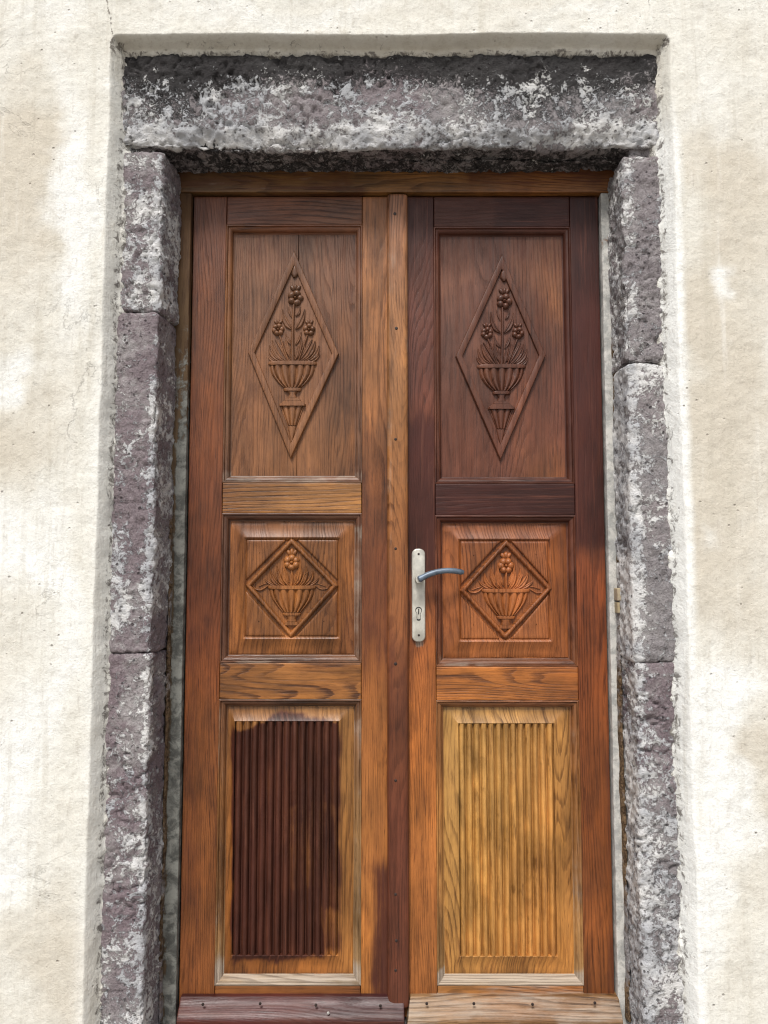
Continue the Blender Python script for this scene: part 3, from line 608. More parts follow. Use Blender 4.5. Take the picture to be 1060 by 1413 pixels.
# ------------------------------------------------------------------ door leaves
def miter(poly, d):
    """inset a convex polygon (CCW or CW) by d"""
    P = np.asarray(poly, float); n = len(P); c = P.mean(0); out = []
    L = []
    for i in range(n):
        a, b = P[i], P[(i + 1) % n]; t = (b - a) / np.linalg.norm(b - a); nn = np.array([-t[1], t[0]])
        if np.dot(c - a, nn) < 0: nn = -nn
        L.append((a + nn * d, t))
    for i in range(n):
        p, r = L[i - 1]; q, s = L[i]
        den = r[0] * s[1] - r[1] * s[0]; k = ((q - p)[0] * s[1] - (q - p)[1] * s[0]) / den
        out.append(p + r * k)
    return np.array(out)
def subdiv(P, seg):
    out = []
    n = len(P)
    for i in range(n):
        for k in range(seg): out.append(P[i] + (P[(i + 1) % n] - P[i]) * k / seg)
    return np.array(out)
def loft(poly, prof, seg=24, cap=True, caprings=14, wob=0.0004, seed=0):
    """prof: [(inset, y)] from the outside in"""
    rings = []
    for d, y in prof:
        P = subdiv(miter(poly, d), seg); rings.append(np.column_stack([P[:, 0], np.full(len(P), y), P[:, 1]]))
    if cap:
        c = rings[-1].mean(0); last = rings[-1]
        for k in range(1, caprings + 1):
            s = 1 - k / (caprings + 0.3); rings.append(c + (last - c) * s)
    V = np.concatenate(rings); m = len(rings[0]); Fl = []
    for r_ in range(len(rings) - 1):
        i = np.arange(m); j = (i + 1) % m
        Fl.append(np.stack([r_ * m + i, r_ * m + j, (r_ + 1) * m + j, (r_ + 1) * m + i], 1))
    Fq = np.concatenate(Fl)
    a = np.array([V[0], V[1 * seg], V[2 * seg]]); nn = np.cross(a[1] - a[0], a[2] - a[0])
    if nn[1] > 0: Fq = Fq[:, ::-1]
    V[:, 1] += wob * fbm(V[:, 0] + seed, V[:, 0] * 0, V[:, 2], 30, 3)
    return V, Fq

PY = 0.018        # panel ground behind the stiles
def mouldings(parent, x0, x1, z0, z1, pts, stain=(), grey=(), w=0.020, y1=PY):
    prof = [(0, 0.004), (0, 0.0), (0.0015, -0.0012), (0.0035, -0.0012), (0.0050, 0.0015), (0.0055, 0.0032)]
    for k in range(9):
        a = k / 8 * math.pi / 2; prof.append((0.0065 + (w - 0.0095) * math.sin(a) ** 1.0, 0.0025 + (y1 - 0.0045) * (1 - math.cos(a))))
    prof += [(w - 0.0018, y1 - 0.0012), (w, y1 - 0.0008), (w, y1 + 0.004)]
    for side in range(4):
        R = []
        for d, y in prof:
            c = [(x0 + d, z1 - d), (x1 - d, z1 - d), (x1 - d, z0 + d), (x0 + d, z0 + d)]
            R.append((c[side], c[(side + 1) % 4], y))
        L = math.hypot(R[0][0][0] - R[0][1][0], R[0][0][1] - R[0][1][1]); n = max(6, int(L / 0.008))
        V = []
        for k in range(n + 1):
            for a, b, y in R: t = k / n; V.append((a[0] + (b[0] - a[0]) * t, y, a[1] + (b[1] - a[1]) * t))
        V = np.array(V); V[:, 1] += 0.0005 * fbm(V[:, 0], V[:, 0] * 0, V[:, 2], 25, 3)
        add('moulding', V, gridfaces(n + 1, len(prof)), WOOD, parent, wood_attrs(V, 'h' if side in (0, 2) else 'v', pts, stain, grey, 0.45), sharp=40)

# carved pieces, each a mesh of its own ----------------------------------
def M(p): return np.array(at(p[0], p[1]))
class Carver:
    def __init__(s, parent, y0, dx, dy, pts, stain, hgt=1.0, seed=1.0, grey=()):
        s.p, s.y0, s.dx, s.dy, s.pts, s.st, s.h, s.seed, s.grey = parent, y0, dx, dy, pts, stain, hgt, seed, grey; s.rr = random.Random(int(dx * 7 + seed * 3 + 1))
    def put(s, name, V, Fc):
        V = np.array(V); V[:, 1] += 0.0003 * fbm(V[:, 0], V[:, 0] * 0, V[:, 2], 90, 2)
        return add(name, V, Fc, WOOD, s.p, wood_attrs(V, 'v', s.pts, s.st, s.grey, 0.35, seed=s.seed))
    def P(s, px, py): return np.array(at(px + s.dx, py + s.dy))
    def ribbon(s, name, pts, widths, h, groove=0.0, n=14, m=9):
        """a strip along a bent line with a domed section"""
        pts = np.array([s.P(p[0] + s.rr.uniform(-0.9, 0.9), p[1] + s.rr.uniform(-0.9, 0.9)) for p in pts]); k = len(pts); widths = [w_ * s.rr.uniform(1.05, 1.4) for w_ in widths]; h *= s.rr.uniform(0.85, 1.2); t = np.linspace(0, k - 1, n)
        if k == 3:
            u = np.linspace(0, 1, n)[:, None]; C = pts[0] * (1 - u) ** 2 + (pts[1] * 2 - 0.5 * (pts[0] + pts[2])) * 2 * u * (1 - u) + pts[2] * u ** 2
        else: C = np.stack([np.interp(t, range(k), pts[:, i]) for i in (0, 1)], 1)
        w = np.interp(np.linspace(0, 1, n), np.linspace(0, 1, len(widths)), widths) * 0.0019 * 0.5
        T = np.gradient(C, axis=0); T /= np.linalg.norm(T, axis=1, keepdims=True); Nn = np.stack([-T[:, 1], T[:, 0]], 1)
        V = []
        for i in range(n):
            e = min(1.0, math.sin(math.pi * min(1, (i + 0.6) / n * 0.5 + 0.22)) * 1.1)
            for j in range(m):
                q = -1 + 2 * j / (m - 1); p = C[i] + Nn[i] * w[i] * q
                dome = math.sqrt(max(0, 1 - q * q)) * (1 - groove * math.exp(-(q / 0.28) ** 2))
                V.append((p[0], s.y0 + 0.001 - h * s.h * dome * e, p[1]))
        Fc = gridfaces(n, m)[:, ::-1]
        a, b, c = [np.array(V[q]) for q in Fc[len(Fc) // 2][:3]]
        if np.cross(b - a, c - b)[1] > 0: Fc = Fc[:, ::-1]
        return s.put(name, V, Fc)
    def blob(s, V, Fl, c, rx, rz, h, ang=0.0):
        n, m = 6, 12; off = len(V)
        cx, cz = s.P(*c); rx *= 0.0019; rz *= 0.0019
        for i in range(n + 1):
            a = i / n * math.pi / 2
            for j in range(m):
                b = j / m * 2 * math.pi; ex, ez = math.cos(b) * rx * math.sin(a), math.sin(b) * rz * math.sin(a)
                V.append((cx + ex * math.cos(ang) - ez * math.sin(ang), s.y0 + 0.001 - h * s.h * math.cos(a), cz + ex * math.sin(ang) + ez * math.cos(ang)))
        for i in range(n):
            for j in range(m):
                Fl.append((off + i * m + j, off + (i + 1) * m + j, off + (i + 1) * m + (j + 1) % m, off + i * m + (j + 1) % m))
    def flower(s, c, r, h=0.006, rot=0.3):
        V, Fl = [], []
        rot += s.rr.uniform(-0.5, 0.5); n = s.rr.choice((5, 5, 6)); r *= 1.12
        for k in range(n):
            a = rot + k * 2 * math.pi / n; q = s.rr.uniform(0.86, 1.1)
            s.blob(V, Fl, (c[0] + math.cos(a) * r * 0.56, c[1] - math.sin(a) * r * 0.56), r * 0.44, r * 0.50 * q, h * s.rr.uniform(0.8, 1.1), a)
        s.blob(V, Fl, c, r * 0.22, r * 0.22, h * 1.15)
        return s.put('flower', V, [f[::-1] for f in Fl] if False else Fl)
    def bud(s, c, r, h=0.005):
        V, Fl = [], []
        for a, k in ((0, 1.0), (0.62, 0.8), (-0.62, 0.8)):
            s.blob(V, Fl, (c[0] - math.sin(a) * r * 0.75, c[1] - math.cos(a) * r * 0.45 + r * 0.3), r * 0.36, r * 0.62, h * k, a)
        return s.put('bud', V, Fl)
    def turned(s, name, prof, cx, h, flutes=0, gap=0.0, n=49, round_=True):
        """prof: [(py, half width px)]; a half-round vessel profile standing proud, with carved flutes"""
        ys = []
        for i in range(len(prof) - 1):
            k = 7
            for q in range(k): t = q / k; ys.append((prof[i][0] + (prof[i + 1][0] - prof[i][0]) * t, prof[i][1] + (prof[i + 1][1] - prof[i][1]) * t))
        ys.append(prof[-1]); V = []
        for py, hw in ys:
            for j in range(n):
                u = -1 + 2 * j / (n - 1)
                x, z = s.P(cx + hw * u, py)
                d = (max(0, 1 - abs(u) ** 3.0)) ** 0.5 if round_ else min(1, (1 - abs(u)) * 8)
                y = h * d
                if flutes:
                    ph = (math.asin(max(-1, min(1, u * 0.97))) / (math.pi / 2) * 0.5 + 0.5) * flutes
                    y *= 1 - gap * (1 - abs(math.sin(ph * math.pi)) ** 0.5)
                V.append((x, s.y0 + 0.001 - y * s.h, z))
        V = np.array(V); N_ = len(ys)
        # close top and bottom down to the ground of the carving
        top = V[:n].copy(); top[:, 1] = s.y0 + 0.001; bot = V[-n:].copy(); bot[:, 1] = s.y0 + 0.001
        V = np.concatenate([top, V, bot]); Fc = gridfaces(N_ + 2, n)
        return add(name, V, Fc, WOOD, s.p, wood_attrs(V, 'v', s.pts, s.st, s.grey, 0.3, seed=s.seed), sharp=45)

def upper_motif(panel, y0, dx, dy, pts, stain, slim):
    c = Carver(panel, y0, dx, dy, pts, stain, 1.65, 4.0)
    c.ribbon('teardrop', [(406, 364), (406, 372), (406, 381)], [1, 8, 10, 4], 0.005)
    c.bud((407, 396), 9, 0.006); c.flower((407, 409), 10.5, 0.0075)
    c.ribbon('stem', [(405, 418), (404, 455), (403.5, 498)], [3.0, 3.5, 4.5], 0.0055)
    for s_ in (-1, 1):
        x = lambda v: 404.5 + s_ * v
        c.ribbon('leaf', [(x(2), 452), (x(11), 443), (x(16), 424)], [1.5, 7.5, 6.5, 1], 0.0050, 0.6)
        c.ribbon('leaf', [(x(3), 436), (x(5.5), 429), (x(8), 421)] if s_ < 0 else [(x(3), 433), (x(7), 429), (x(9), 420)], [1, 3.4, 1], 0.0035, 0.4)
        c.bud((x(21.5), 443), 7, 0.005); c.flower((x(21.5), 453), 8.2, 0.0068, 0.1 + s_)
        c.ribbon('side_stem', [(x(7), 498), (x(12), 482), (x(20), 461)], [2.6, 2.6, 2.2], 0.0045)
        c.ribbon('leaf', [(x(5), 492), (x(10), 478), (x(11), 464)], [1.5, 5.5, 5, 1], 0.0048, 0.6)
        c.ribbon('leaf', [(x(10), 497), (x(23), 486), (x(29), 468)], [2, 5.5, 6.5, 1.2], 0.0055, 0.6)
        c.ribbon('leaf', [(x(13), 497.5), (x(27), 491), (x(34.5), 475)], [2, 5.5, 6.5, 1.2], 0.0050, 0.6)
        c.ribbon('leaf', [(x(17), 498), (x(28), 496), (x(35.5), 487)], [2, 4.5, 5, 1.2], 0.0042, 0.6)
        c.ribbon('leaf', [(x(8), 496), (x(17), 480), (x(26), 466)], [1.5, 4.2, 4.0, 1], 0.0036, 0.5)
        c.ribbon('leaf', [(x(2), 496), (x(5), 486), (x(5.5), 474)], [2, 4.5, 3.5, 1], 0.0038, 0.5)
        c.ribbon('leaf', [(x(3), 474), (x(8), 466), (x(11), 456)], [1.5, 4.5, 4, 1], 0.0042, 0.5)
        c.ribbon('leaf', [(x(12), 488), (x(15), 478), (x(15), 468)], [1.5, 4.5, 3.5, 1], 0.0040, 0.5)
    c.turned('urn_rim', [(497.5, 33.0), (499, 34.5), (501.0, 34.5), (502.5, 33.0)], 403, 0.0092)
    c.turned('urn_bowl', [(502.8, 32), (509, 31.5), (516, 29.0), (523, 24), (529, 18), (534, 11.5)], 403, 0.0085, 9, 0.72)
    c.turned('urn_collar', [(534.2, 12), (536, 13.0), (538.4, 12)], 403, 0.0075)
    c.turned('urn_foot', [(538.6, 7), (543, 4.6), (548, 6.5)], 403, 0.0060)
    c.turned('plinth', [(548.4, 9), (550.5, 11.5), (551.8, 11.5)], 403, 0.0060, round_=False)
    c.turned('plinth', [(552.2, 13), (556.5, 19), (559, 19)], 403, 0.0068, round_=False)
    c.turned('fluted_bracket', [(559.6, 17), (572, 12.2), (586, 6.5)], 402.5, 0.0050, 5, 0.8)
    c.turned('bracket_tip', [(586.6, 6.5), (596, 4.2), (608, 1.0)], 402, 0.0035)

def middle_motif(panel, y0, dx, dy, pts, stain):
    c = Carver(panel, y0, dx, dy, pts, stain, 1.7, 6.0)
    c.bud((402, 763), 9, 0.0055); c.flower((402, 776), 10.5, 0.0080)
    c.ribbon('stem', [(402, 785), (402, 796), (402, 809)], [3, 3.2, 4], 0.0055)
    for s_ in (-1, 1):
        x = lambda v: 402 + s_ * v
        c.ribbon('leaf', [(x(4), 808), (x(11), 797), (x(13), 782)], [2, 6.5, 6, 1], 0.0055, 0.6)
        c.ribbon('leaf', [(x(9), 808), (x(17), 799), (x(20), 781)], [2, 5.5, 6, 1], 0.0050, 0.6)
        c.ribbon('leaf', [(x(15), 808), (x(25), 801), (x(30), 787)], [2, 6.2, 6, 1], 0.0055, 0.6)
        c.ribbon('leaf', [(x(4), 803), (x(7), 794), (x(8), 785)], [1.5, 3.6, 3, 1], 0.0040, 0.5)
        c.ribbon('handle_scroll', [(x(32), 807), (x(38), 812), (x(44), 814), (x(50), 813), (x(54), 808)], [1.4, 2.2, 2.4, 2.0, 1.2], 0.0030)
        c.ribbon('handle_scroll', [(x(33), 805), (x(39), 806.5), (x(47), 809.5)], [1.0, 1.5, 1.0], 0.0024)
    for s_ in (-1, 1):
        c.ribbon('leaf', [(402 + s_ * 7, 807), (402 + s_ * 10, 790), (402 + s_ * 12, 772)], [2, 4.2, 3.6, 1], 0.0042, 0.5)
        c.ribbon('leaf', [(402 + s_ * 13, 808), (402 + s_ * 19, 795), (402 + s_ * 23, 789)], [2, 4.6, 3.6, 1], 0.0046, 0.5)
        c.ribbon('leaf', [(402 + s_ * 20, 808), (402 + s_ * 31, 804), (402 + s_ * 38, 797)], [2, 4.6, 3.6, 1], 0.0042, 0.5)
    c.turned('urn_rim', [(808, 33), (809.2, 34), (811.6, 34), (813, 32.5)], 402, 0.0090)
    c.turned('urn_bowl', [(813.3, 32), (820, 31), (828, 27.5), (836, 21.5), (845, 13)], 402, 0.0085, 9, 0.72)
    c.turned('urn_collar', [(845.4, 12.5), (847, 13.5), (849.4, 12.5)], 402, 0.0072)
    c.turned('urn_foot', [(849.8, 8), (854, 6.0), (858, 7.0)], 402, 0.0062)
    c.turned('plinth', [(858.4, 9), (860, 10), (863, 10)], 402, 0.0060, round_=False)

def leaf_door(thingo, x0, x1, ox0, ox1, zs, pts, stains, greys, right):
    """stiles, rails, mouldings and three panels; zs = photo rows of the openings"""
    stl, mid, rails, mo, pu, pm, plw = pts
    zt, zb = ZT, Zp(1404)
    TH = 0.045
    z = [Zp(v) for v in zs]
    board('stile', x0, ox0, zb, zt, 0, TH, thingo, 'v', stl, stains['stile0'], greys.get('stile0', ()), 0.55)
    board('stile', ox1, x1, zb, zt, 0, TH, thingo, 'v', mid, stains['stile1'], greys.get('stile1', ()), 0.55)
    g = 0.0011
    for k, (a, b) in enumerate(((z[0], zt), (z[2], z[1]), (z[4], z[3]), (zb, z[5]))):
        board('rail', ox0 + g, ox1 - g, a, b, 0.0004 if k in (0, 3) else -0.0016, TH, thingo, 'h', rails[k], stains['rail%d' % k], greys.get('rail%d' % k, ()), 1.15 if not right else 0.8)
    for k in range(3):
        mouldings(thingo, ox0, ox1, z[2 * k + 1], z[2 * k], mo, stains['mo'], greys.get('mo%d' % k, ()))
    w = 0.020
    # upper panel, glued from two boards with an open joint
    cxp = (ox0 + ox1) / 2
    def panel_boards(k, pp, st, seed, joint, con=0.5):
        a, b, c, d = ox0 + w - 0.004, ox1 - w + 0.004, z[2 * k + 1] + w - 0.004, z[2 * k] - w + 0.004
        p = board('panel', a, (joint or b + 0.0006) - 0.0006, c, d, PY, 0.015, thingo, 'v', pp, st, (), con, r=0.0008, step=0.005, wob=0.0007, seed=seed)
        if joint: board('panel_board', joint + 0.0006, b, c, d, PY + 0.0002, 0.015, p, 'v', pp, st, (), con, r=0.0008, step=0.005, wob=0.0007, seed=seed + 3.3)
        return p
    return z, w, panel_boards

def poly(pts): return [at(*p) for p in pts]

# ---- left leaf
LD = thing('door_leaf', 'left leaf of the carved double door, its lower fluted panel painted dark', 'door')
noS = {k: () for k in ('stile0', 'stile1', 'rail0', 'rail1', 'rail2', 'rail3', 'mo')}
sL = dict(noS); sL['stile0'] = [(255, 260, 300, 330, 30, 0.30), (243, 1180, 262, 1290, 12, 0.35), (262, 700, 275, 900, 8, 0.28)]; sL['stile1'] = [(520, 1200, 542, 1370, 8, 0.75), (505, 800, 535, 900, 20, 0.42), (500, 660, 520, 700, 15, 0.25)]
sL['rail0'] = [(300, 270, 520, 285, 14, 0.25)]; sL['mo'] = [(300, 704, 500, 712, 6, 0.4), (300, 960, 500, 968, 5, 0.3)]  # moulding entries darken the top mouldings with painted shade
gL = {'mo2': [(290, 1343, 510, 1362, 8, 0.72), (488, 1000, 505, 1340, 6, 0.35), (296, 980, 312, 1340, 5, 0.28)], 'mo1': [(330, 905, 505, 918, 6, 0.38), (490, 720, 505, 900, 6, 0.38)], 'mo0': [(300, 656, 505, 668, 6, 0.45)], 'rail1': [(300, 670, 380, 690, 10, 0.12)]}  # grey on lower mouldings is painted sky sheen, elsewhere weathering
OL0, OL1, OR0, OR1 = -0.427, -0.0583, 0.1345, 0.504
z, w, pb = leaf_door(LD, XL, 0.012, OL0, OL1, (310, 666, 708, 915, 965, 1360), (ST_L, ST_M, (RT_L, R2_L, R3_L, RB_L), MO_L, PU_L, PM_L, PL_L), sL, gL, False)
zL = z
def upper(leaf, pbf, pts, st, seed, d_pts, dx, dy, jx):
    p = pbf(0, pts, st, seed, jx)
    dia = poly(d_pts)
    prof = [(0, PY + 0.001), (0.0006, PY - 0.008), (0.0022, PY - 0.0112), (0.0045, PY - 0.0120), (0.0145, PY - 0.0108), (0.0165, PY - 0.0098), (0.0172, PY - 0.0045), (0.0180, PY - 0.0030)]
    V, Fc = loft(dia, prof, 40)
    add('diamond', V, Fc, WOOD, p, wood_attrs(V, 'v', pts, st, (), 0.5, seed=seed), sharp=35)
    upper_motif(p, PY - 0.0030, dx, dy, pts, st, False)
    return p
upper(LD, pb, PU_L, [(320, 320, 494, 340, 20, 0.20), (440, 380, 494, 480, 30, 0.26), (350, 320, 380, 350, 15, 0.3)], 2.0, [(405.5, 343), (467.5, 487), (400.5, 633), (341, 485)], 0, 0, at(410, 480)[0])
def middle(leaf, pbf, pts, st, seed, sq, d_pts, dx, dy, jx, x0, x1, z0, z1):
    p = pbf(1, pts, st, seed, jx)
    # raised field: a sloping margin climbs to the square, four corner blocks and the diamond stand on its sunk bed
    sx0, sz1 = at(*sq[0]); sx1, sz0 = at(*sq[1])
    outer = [(x0 + w + 0.002, z0 + w + 0.002), (x1 - w - 0.002, z0 + w + 0.002), (x1 - w - 0.002, z1 - w - 0.002), (x0 + w + 0.002, z1 - w - 0.002)]
    inner = [(sx0, sz0), (sx1, sz0), (sx1, sz1), (sx0, sz1)]
    rings = []
    for t, y in ((0, PY - 0.0005), (0.02, PY - 0.0012), (0.30, PY - 0.0022), (0.62, PY - 0.0055), (0.88, PY - 0.0105), (0.96, PY - 0.0118), (1.0, PY - 0.0112)):
        P = subdiv(np.array(outer) * (1 - t) + np.array(inner) * t, 26); rings.append(np.column_stack([P[:, 0], np.full(len(P), y), P[:, 1]]))
    P = rings[-1].copy(); c = P.mean(0); P2 = c + (P - c) * np.array([0.975, 1, 0.975]); P2[:, 1] = PY - 0.0075; rings.append(P2)
    P3 = P2.copy(); P3 = c + (P3 - c) * np.array([0.96, 1, 0.96]); P3[:, 1] = PY - 0.0030; rings.append(P3)
    for k in range(1, 12): Q = P3.copy(); s_ = 1 - k / 11.3; Q = c + (Q - c) * np.array([s_, 1, s_]); Q[:, 1] = PY - 0.0030; rings.append(Q)
    V = np.concatenate(rings); m = len(rings[0]); i = np.arange(m); j = (i + 1) % m
    Fc = np.concatenate([np.stack([k * m + i, k * m + j, (k + 1) * m + j, (k + 1) * m + i], 1) for k in range(len(rings) - 1)])
    V[:, 1] += 0.0006 * fbm(V[:, 0], V[:, 0] * 0, V[:, 2], 28, 3)
    add('raised_field', V, Fc, WOOD, p, wood_attrs(V, 'v', pts, st, (), 0.6, seed=seed), sharp=35)
    D4 = [np.array(at(*q)) for q in d_pts]            # top, right, bottom, left
    cen = sum(D4) / 4; e = 0.0045
    X0, X1, Z0, Z1 = sx0 + e, sx1 - e, sz0 + e, sz1 - e
    g = 0.0085
    for (cx, cz, a, b) in ((X1, Z1, D4[0], D4[1]), (X1, Z0, D4[2], D4[1]), (X0, Z0, D4[2], D4[3]), (X0, Z1, D4[0], D4[3])):
        sgx = 1 if cx > cen[0] else -1; sgz = 1 if cz > cen[1] else -1
        A = np.array([a[0] + sgx * g * 1.5, cz]); B = np.array([cx, b[1] + sgz * g * 1.5]); C = np.array([cx, cz])
        V, Fc = loft([A, B, C], [(0, PY - 0.002), (0.0004, PY - 0.0065), (0.0022, PY - 0.0088), (0.0050, PY - 0.0095)], 16, caprings=8)
        add('corner_block', V, Fc, WOOD, p, wood_attrs(V, 'v', pts, st, (), 0.7, seed=seed), sharp=40)
    prof = [(0.0, PY - 0.002), (0.0012, PY - 0.0085)]
    for k in range(9):
        a = math.pi * k / 8; prof.append((0.0020 + 0.0105 * (1 - math.cos(a)) / 2, PY - 0.0092 - 0.0068 * math.sin(a)))
    prof += [(0.0133, PY - 0.0065), (0.0140, PY - 0.0042)]
    V, Fc = loft([tuple(q) for q in D4], prof, 26)
    add('diamond', V, Fc, WOOD, p, wood_attrs(V, 'v', pts, st, (), 0.55, seed=seed), sharp=40)
    middle_motif(p, PY - 0.0042, dx, dy, pts, st)
    return p
middle(LD, pb, PM_L, [(470, 840, 492, 900, 12, 0.3), (315, 716, 492, 730, 12, 0.22), (314, 740, 332, 900, 10, 0.22)], 7.0, ((337, 742), (468, 881)), [(402, 741), (467, 808), (401, 882), (337, 808)], 0, 0, at(391, 800)[0], OL0, OL1, z[3], z[2])
def lower(leaf, pbf, pts, st, seed, sq, jx, x0, x1, z0, z1, nre, grey=(), bare=()):
    p = pbf(2, pts, st, seed, jx, 0.7)
    sx0, sz1 = at(*sq[0]); sx1, sz0 = at(*sq[1])
    outer = [(x0 + w + 0.002, z0 + w + 0.002), (x1 - w - 0.002, z0 + w + 0.002), (x1 - w - 0.002, z1 - w - 0.002), (x0 + w + 0.002, z1 - w - 0.002)]
    inner = [(sx0, sz0), (sx1, sz0), (sx1, sz1), (sx0, sz1)]
    rings = []
    for t, y in ((0, PY - 0.0005), (0.03, PY - 0.0012), (0.25, PY - 0.0018), (0.55, PY - 0.0045), (0.90, PY - 0.0108), (0.97, PY - 0.0122), (1.0, PY - 0.0116)):
        P = subdiv(np.array(outer) * (1 - t) + np.array(inner) * t, 40); rings.append(np.column_stack([P[:, 0], np.full(len(P), y), P[:, 1]]))
    P = rings[-1].copy(); P[:, 1] = PY - 0.0012; rings.append(P)
    V = np.concatenate(rings); m = len(rings[0]); i = np.arange(m); j = (i + 1) % m
    Fc = np.concatenate([np.stack([k * m + i, k * m + j, (k + 1) * m + j, (k + 1) * m + i], 1) for k in range(len(rings) - 1)])
    V[:, 1] += 0.0006 * fbm(V[:, 0], V[:, 0] * 0, V[:, 2], 28, 3)
    add('raised_margin', V, Fc, WOOD, p, wood_attrs(V, 'v', pts, st, grey, 0.75, seed=seed), sharp=35)
    pitch = (sx1 - sx0) / nre
    for k in range(nre):
        a = sx0 + k * pitch; n = 80; m = 17
        zz = np.linspace(sz0, sz1, n); U = np.linspace(0, 1, m)
        Zg, Ug = np.meshgrid(zz, U, indexing='ij'); o = np.zeros_like(Zg)
        wv = 0.0006 * fbm(o + k * 3.1, o, Zg, 5, 3)
        X = a + Ug * pitch + wv
        q = Ug * 2 - 1
        h = 0.0128 * np.clip(1 - np.abs(q / 0.84) ** 2.2, 0, 1) ** 0.62 + 0.0002
        h = h * (1 + 0.12 * fbm(X, o + k, Zg, 25, 3))
        Y = PY - 0.0008 - h
        V = np.stack([X, Y, Zg], -1).reshape(-1, 3)
        A = wood_attrs(V, 'v', pts, st, grey, 0.28, seed=seed + k * 0.03, gain=1.10)
        add('reed', V, gridfaces(n, m), WOOD, p, A, sharp=55)
    return p
PLL = lower(LD, pb, PL_L, S_PL_L, 11.0, ((323.5, 996), (466, 1320)), at(400, 1150)[0], OL0, OL1, z[5], z[4], 13)

PLL['label'] = 'fluted lower panel painted dark mahogany'
# astragal strip covering the meeting edges, nailed to the left leaf
def strip_shape(V):
    u = (V[:, 0] - 0.036) / 0.0285
    V[:, 1] += 0.007 * np.abs(np.clip(u, -1, 1)) ** 3.5; return V
board('cover_strip', 0.0085, 0.0635, Zp(1386), Zp(272), -0.022, 0.024, LD, 'v', STRIP, stain=[(532, 900, 572, 1390, 30, 0.33), (532, 850, 541, 1390, 6, 0.5), (560, 700, 572, 1390, 5, 0.35)], grey=[(532, 300, 541, 800, 6, 0.30), (561, 300, 566, 700, 3, 0.35)], con=0.8, r=0.006, step=0.004, shape=strip_shape, seed=8.8)
def nail(px, py, yf, parent, r=0.0034, mat=NAIL, deep=True):
    x, zz = at(px, py, yf); V, Fl = [], []
    prof = [(1.0, 0.0012), (1.0, -0.0006), (0.72, -0.0010), (0.0001, -0.0008)]
    for rr, dy in prof:
        for j in range(10): a = j / 10 * 2 * math.pi; V.append((x + r * rr * math.cos(a), yf + dy, zz + r * rr * math.sin(a)))
    for i in range(3):
        for j in range(10): Fl.append((i * 10 + j, i * 10 + (j + 1) % 10, (i + 1) * 10 + (j + 1) % 10, (i + 1) * 10 + j))
    return add('nail', V, Fl, mat, parent)
for i, (px, py) in enumerate([(545, 295), (547, 453), (546, 606), (546, 757), (546, 916), (546, 1077), (546, 1234), (547, 1298), (546, 1339)]): nail(px, py, -0.0222, LD, 0.0042 if i in (0, 1, 4) else 0.0035)

def drip(parent, x0, x1, pts, stain, grey, con, seed, cut=0.0):
    def sh(V):
        t = np.clip((V[:, 2] - Zp(1404)) / (Zp(1370) - Zp(1404)), 0, 1)
        out = 0.034 * (1 - sstep(0.25, 1.0, t)) + 0.014
        front = V[:, 1] < 0.03
        V[:, 1] = np.where(front, V[:, 1] * 0.4 - out, V[:, 1])
        if cut: V[:, 0] += cut * (1 - t) * (V[:, 0] < x0 + 0.02)
        return V
    o = board('weatherboard', x0, x1, -0.012, Zp(1371), -0.002, 0.044, parent, 'h', pts, stain, grey, con, r=0.003, step=0.004, shape=sh, seed=seed)
    o['label'] = 'purple brown painted weatherboard' if cut == 0 else 'bare weathered tan weatherboard'
    return o
drip(LD, XL + 0.007, 0.050, [(260, 1390, (84, 32, 28)), (400, 1385, (78, 32, 32)), (540, 1390, (72, 32, 34))], [(240, 1398, 570, 1420, 8, 0.35), (240, 1372, 330, 1400, 20, 0.2)], [(420, 1368, 560, 1374, 3, 0.15)], 0.25, 13.0)
for px, py in ((280, 1386), (359, 1385), (436, 1387), (525, 1388)): nail(px, py, -0.0375, LD, 0.0036)
nail(453, 1398, -0.0455, LD, 0.0036, NAILW)

# ---- right leaf
RD = thing('door_leaf', 'right leaf of the carved double door with lever handle and pale fluted lower panel', 'door')
sR = dict(noS); sR['stile0'] = S_TOP + [(566, 740, 570, 960, 5, 0.5)]; sR['stile1'] = [(790, 260, 850, 740, 14, 1.0), (842, 740, 856, 1400, 5, 0.5), (800, 1130, 850, 1200, 20, 0.22)]
sR['rail0'] = [(560, 260, 700, 320, 20, 0.62), (690, 260, 850, 320, 20, 0.85)]; sR['rail1'] = [(560, 660, 850, 715, 10, 1.0)]; sR['mo'] = [(590, 310, 620, 670, 8, 0.35), (590, 300, 800, 330, 8, 0.62), (770, 320, 800, 670, 10, 0.68), (590, 655, 800, 670, 6, 0.7), (590, 706, 800, 726, 10, 0.68), (780, 700, 800, 745, 14, 0.6)]
gR = {'mo2': [(590, 1346, 810, 1362, 6, 0.9), (790, 980, 806, 1340, 6, 0.3)], 'rail3': [(590, 1360, 850, 1372, 5, 0.4)], 'mo1': [(600, 908, 800, 922, 5, 0.30)], 'stile0': [(575, 887, 583, 891, 3, 0.6)]}  # bottom mouldings: sky sheen painted in grey; rail and stile: real wear
z, w, pb = leaf_door(RD, 0.0505, XR, OR0, OR1, (313, 668, 711, 920, 966.5, 1360), (ST_H, ST_R, (ST_H[:2] + [(700, 295, (84, 46, 42))], [(700, 690, (90, 44, 36))], R3_R, RB_R), MO_R, PU_R, PM_R, PL_R), sR, gR, True)
upper(RD, pb, PU_R, S_PU_R, 23.0, [(693.5, 348), (754.5, 489), (691.5, 635), (629, 490)], 290, 4.5, None)
middle(RD, pb, PM_R, [(606, 716, 785, 735, 12, 0.30), (760, 720, 785, 880, 14, 0.26)], 27.0, ((633, 744), (762, 885)), [(699, 743), (764, 812), (698, 884), (634, 815)], 297, 4.5, at(700, 800)[0], OR0, OR1, z[3], z[2])
